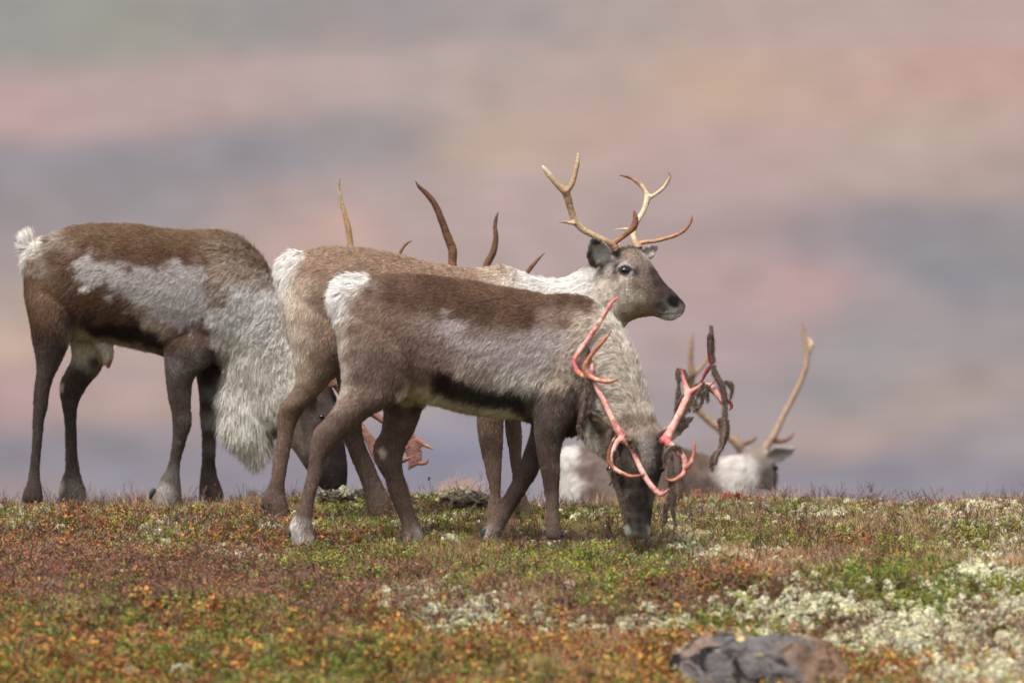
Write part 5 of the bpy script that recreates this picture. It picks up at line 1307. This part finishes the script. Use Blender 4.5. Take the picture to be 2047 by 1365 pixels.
def put(code, name, label, cat, meshes, s0, s1, tilt=.25, extra=None):
    p = PT[pick == code]
    if extra is not None:
        p = np.vstack([p, extra])
    sc = RNG.uniform(s0, s1, len(p)) * (1 - .38 * smooth(1.3, 1.9, p[:, 1])) * (1 - .15 * smooth(-.8, .2, p[:, 1]))
    return scatter(name, label, cat, meshes, p, sc, tint_of(p, seed=code * 11 + 200, gain=(.84, .78, .84, 1.0, .95)[code]), tilt)
oex = np.array([(ROCK_X + rnd(-.44, .44), ROCK_Y - rnd(.24, .42), 0) for _ in range(75)])
oex[:, 2] = ground_z(oex[:, 0], oex[:, 1]) - .006
put(0, 'rust_heath', 'rust brown dwarf birch and heath twigs carpeting the hill crest', 'heath', rust_m, .75, 1.25)
put(1, 'orange_leaves', 'orange and yellow bilberry leaves along the blurred near edge of the ground', 'ground cover', orng_m, .75, 1.25, .25, oex)
put(2, 'crowberry_mat', 'bright green crowberry mats between the heath patches', 'ground cover', grn_m, 1.1, 1.8, .3)
lx = [px_to_ground(a, b_) for a, b_ in ((262, 1352), (372, 1352), (355, 1358), (448, 1108), (1285, 1086), (1352, 1090), (1365, 1262), (1300, 1230), (1255, 1265), (1420, 1120), (1480, 1124), (905, 1088))]
lex = np.array([(a + rnd(-.02, .02), b_ + rnd(-.02, .02), 0) for a, b_ in lx for _ in range(3)])
lex[:, 2] = ground_z(lex[:, 0], lex[:, 1]) + .012
hum = []
for a, b_, r_, h_ in ((676, 1006, .09, .030), (930, 1020, .10, .050)):
    hx0, hy0 = px_to_ground(a, b_)
    for _ in range(16):
        u_, v_ = rnd(-1, 1), rnd(-.7, .9)
        x0, y0 = hx0 + u_ * r_, hy0 + .06 + v_ * .07
        hum.append((x0, y0, float(ground_z(np.array([x0]), np.array([y0]))[0]) + h_ * max(0, 1 - u_ * u_ * .8 - v_ * v_ * .6)))
lex = np.vstack([lex, np.array(hum)])
put(3, 'pale_lichen', 'cream coloured reindeer lichen cushions covering the ground at the right', 'lichen', lich_m, .7, 1.45, .3, lex)
put(4, 'dry_grass', 'straw coloured dry grass blades among the heath', 'grass', straw_m, .6, 1.1, .2)
# twigs everywhere, and thicker along the skyline
n = 11000
tx, ty = RNG.uniform(-2.8, 2.8, n), RNG.uniform(-3.4, 3.0, n)
tx2, ty2 = RNG.uniform(-2.8, 2.8, 450), RNG.normal(2.25, .22, 450)
tx, ty = np.concatenate([tx, tx2]), np.concatenate([ty, ty2])
tp = np.column_stack([tx, ty, ground_z(tx, ty) + .01])
wl = zone_weights(tx, ty)
k = RNG.random(len(tx)) < np.where(np.arange(len(tx)) < n, .25 + .75 * (1 - wl[:, 3]), .9) * (1 - .6 * smooth(.9, 1.6, ty))
scatter('bare_twigs', 'thin dark bare twigs poking out of the heath and along the skyline', 'twigs', twig_m, tp[k], RNG.uniform(.5, 1.15, k.sum()), tint_of(tp[k]), .35)
n = 1300
tx, ty = RNG.uniform(-2.8, 2.8, n), RNG.normal(2.2, .22, n)
tp = np.column_stack([tx, ty, ground_z(tx, ty) - .005])
k = RNG.random(n) < smooth(-.5, .6, fbm(tp, 2.0, 2, 90)) * .9 + .05
scatter('crest_grass', 'wispy tan grass standing along the skyline of the crest', 'grass', straw_m, tp[k], RNG.uniform(.6, 1.35, k.sum()), tint_of(tp[k]), .2)
rx_ = []
for a, b_, m in ((1165, 985, 22), (1216, 980, 16), (1245, 984, 10), (1365, 992, 16), (1395, 993, 12), (1448, 992, 18), (1472, 990, 20), (1500, 992, 14), (1178, 984, 10)):
    for _ in range(int(m * .4)):
        y = rnd(1.85, 2.25)
        rx_.append(((a + random.gauss(0, 9) - 1023.5) * (CAM_D + y) / K, y))
rx_ = np.array(rx_)
rp = np.column_stack([rx_, ground_z(rx_[:, 0], rx_[:, 1]) + .004])
scatter('bearberry_leaves', 'scarlet bearberry leaves on the crest in front of the lying reindeer', 'ground cover', red_m, rp, RNG.uniform(.45, .85, len(rp)), tint_of(rp), .4)

# ------------------------------------------------------------------ single things on the ground
def rough_dome(name, label, cat, x, y, rx, ry, h, mat, colfun, amp, seed, sink=.03, seg=(120, 60), power=.8, cuts=0):
    u = np.linspace(0, 2 * math.pi, seg[0], endpoint=False)
    v = np.linspace(0.0, 1.0, seg[1])
    V, F = [], []
    for t in v:
        r = math.sin(t * math.pi / 2) ** power
        z = math.cos(t * math.pi / 2) ** .9
        V.append(np.column_stack([rx * r * np.cos(u), ry * r * np.sin(u), np.full(len(u), h * z - sink)]))
    V = np.vstack(V)
    n = seg[0]
    for i in range(seg[1] - 1):
        for j in range(n):
            k = (j + 1) % n
            F.append((i * n + j, (i + 1) * n + j, (i + 1) * n + k, i * n + k))
    s = max(rx, ry)
    q = V / s
    V = V + np.column_stack([fbm(q, 1.6, 4, seed + k) for k in range(3)]) * amp * np.array([1, 1, .8]) + np.column_stack([fbm(q, 9, 3, seed + 9 + k) for k in range(3)]) * amp * .25
    rg = np.random.default_rng(seed)
    for _ in range(cuts):
        nv = rg.normal(size=3) * np.array([1, 1, .8])
        nv[2] = abs(nv[2])
        nv /= np.linalg.norm(nv)
        off = rg.uniform(.70, .93) * (V @ nv).max()
        ex = np.clip(V @ nv - off, 0, None)
        V = V - ex[:, None] * nv * .88
    V = V + np.column_stack([fbm(V / s, 7, 4, seed + 29 + k) for k in range(3)]) * amp * .34
    me = bpy.data.meshes.new(name)
    me.from_pydata(V.tolist(), [], F)
    me.update()
    me.polygons.foreach_set('use_smooth', np.ones(len(me.polygons), bool))
    set_col(me, colfun(V, q))
    return link(name, me, mat, None, (x, y, float(ground_z(np.array([x]), np.array([y]))[0])), label=label, category=cat)

def rock_col(V, q):
    c = np.tile(np.array(sr(92, 88, 87)), (len(V), 1))
    k = smooth(.05, .35, fbm(q, 3.0, 3, 300))[:, None]
    c = c * (1 - k) + np.array(sr(122, 103, 93)) * k
    k = smooth(.08, .20, fbm(q, 5.6, 5, 310))[:, None]
    c = c * (1 - k) + np.array(sr(36, 34, 34)) * k
    k = smooth(.05, .40, q[:, 0] + .35 * fbm(q, 4.0, 4, 340) - .12)[:, None] * .75
    c = c * (1 - k) + np.array(sr(114, 86, 64)) * k
    k = smooth(.42, .54, fbm(q, 7.0, 1, 320)) [:, None] * .7
    c = c * (1 - k) + np.array(sr(196, 170, 120)) * k
    k = smooth(.40, .50, fbm(q, 8.0, 1, 330)) [:, None] * .8
    return c * (1 - k) + np.array(sr(198, 190, 176)) * k
M_ROCK = mat_col('lichened_rock', .9, .2, bump=.9, bscale=70, var=.35, vscale=28)
rough_dome('boulder', 'grey boulder blotched with black and tan lichen at the lower right', 'rock', ROCK_X, ROCK_Y, .40, .30, .160, M_ROCK, rock_col, .07, 40, .0, (200, 110), .8, 10)
def peat_col(V, q):
    k = smooth(-.2, .3, 1.6 * fbm(q, 9.0, 4, 350) + .5 * (V[:, 2] - .02) / .05)[:, None]
    return np.array(sr(50, 41, 36)) * (1 - k) + np.array(sr(92, 86, 74)) * k
M_PEAT = mat_col('lichened_peat', .95, .1, bump=1.0, bscale=160, var=.45, vscale=70)
for a, b_, rx, h, lab in ((676, 1006, .105, .04, 'low dark peat hummock between the hind legs of the pale reindeer'), (930, 1020, .12, .065, 'dark peat hummock with grey lichen, below the pale tuft of grass')):
    gx_, gy_ = px_to_ground(a, b_)
    o = rough_dome('peat_hummock', lab, 'hummock', gx_, gy_ + .06, rx, .09, h, M_PEAT, peat_col, .034, 60 + int(a), .01, (90, 40))
    o['group'] = 'peat hummocks on the crest'
def sprig_thing(name, s, mat, label, cat, px, y, dz=0.0):
    x = (px - 1023.5) * (CAM_D + y) / K
    me = s.mesh(name, mat)
    return link(name, me, None, None, (x, y, float(ground_z(np.array([x]), np.array([y]))[0]) + dz), label=label, category=cat)
M_GT = mat_col('pale_grass', .7, .2, trans=.3)
s = Sprig()
for i in range(230):
    a = rnd(-.085, .085)
    base = vec([a, rnd(-.03, .03), -.01])
    pts = curve_pts(base, vec([rnd(-.1, .55), rnd(-.3, .3), 1.0]), rnd(.05, .135) * (1 - abs(a) * 3), 0, 5)
    for k in range(1, 5):
        pts[k] = pts[k] + vec([.035, 0, -.012]) * (k / 4) ** 2 * rnd(.2, 1.4)
    s.stem(pts, .0006, vary(sr(208, 162, 118), .15))
sprig_thing('grass_tuft', s, M_GT, 'pale tan grass tuft leaning right on the hummock behind the front reindeer', 'grass', 905, 1.95)
s = Sprig()
s.stem(curve_pts(vec([0, 0, -.02]), vec([-.06, 0, 1]), .105, .05, 5), .0013, sr(70, 50, 44))
top = s.v[-1]
for k in range(14):
    dl = vec([rnd(-.6, .6), rnd(-.6, .6), rnd(.2, 1)])
    s.quad(top + vec([0, 0, rnd(-.014, .0)]), dl, np.cross(dl, [.3, 1, .2]), .011, .004, vary(sr(70, 46, 42)))
sprig_thing('seed_stalk', s, M_GT, 'single dark seed stalk standing left of the pale grass tuft', 'plant', 864, 1.95)
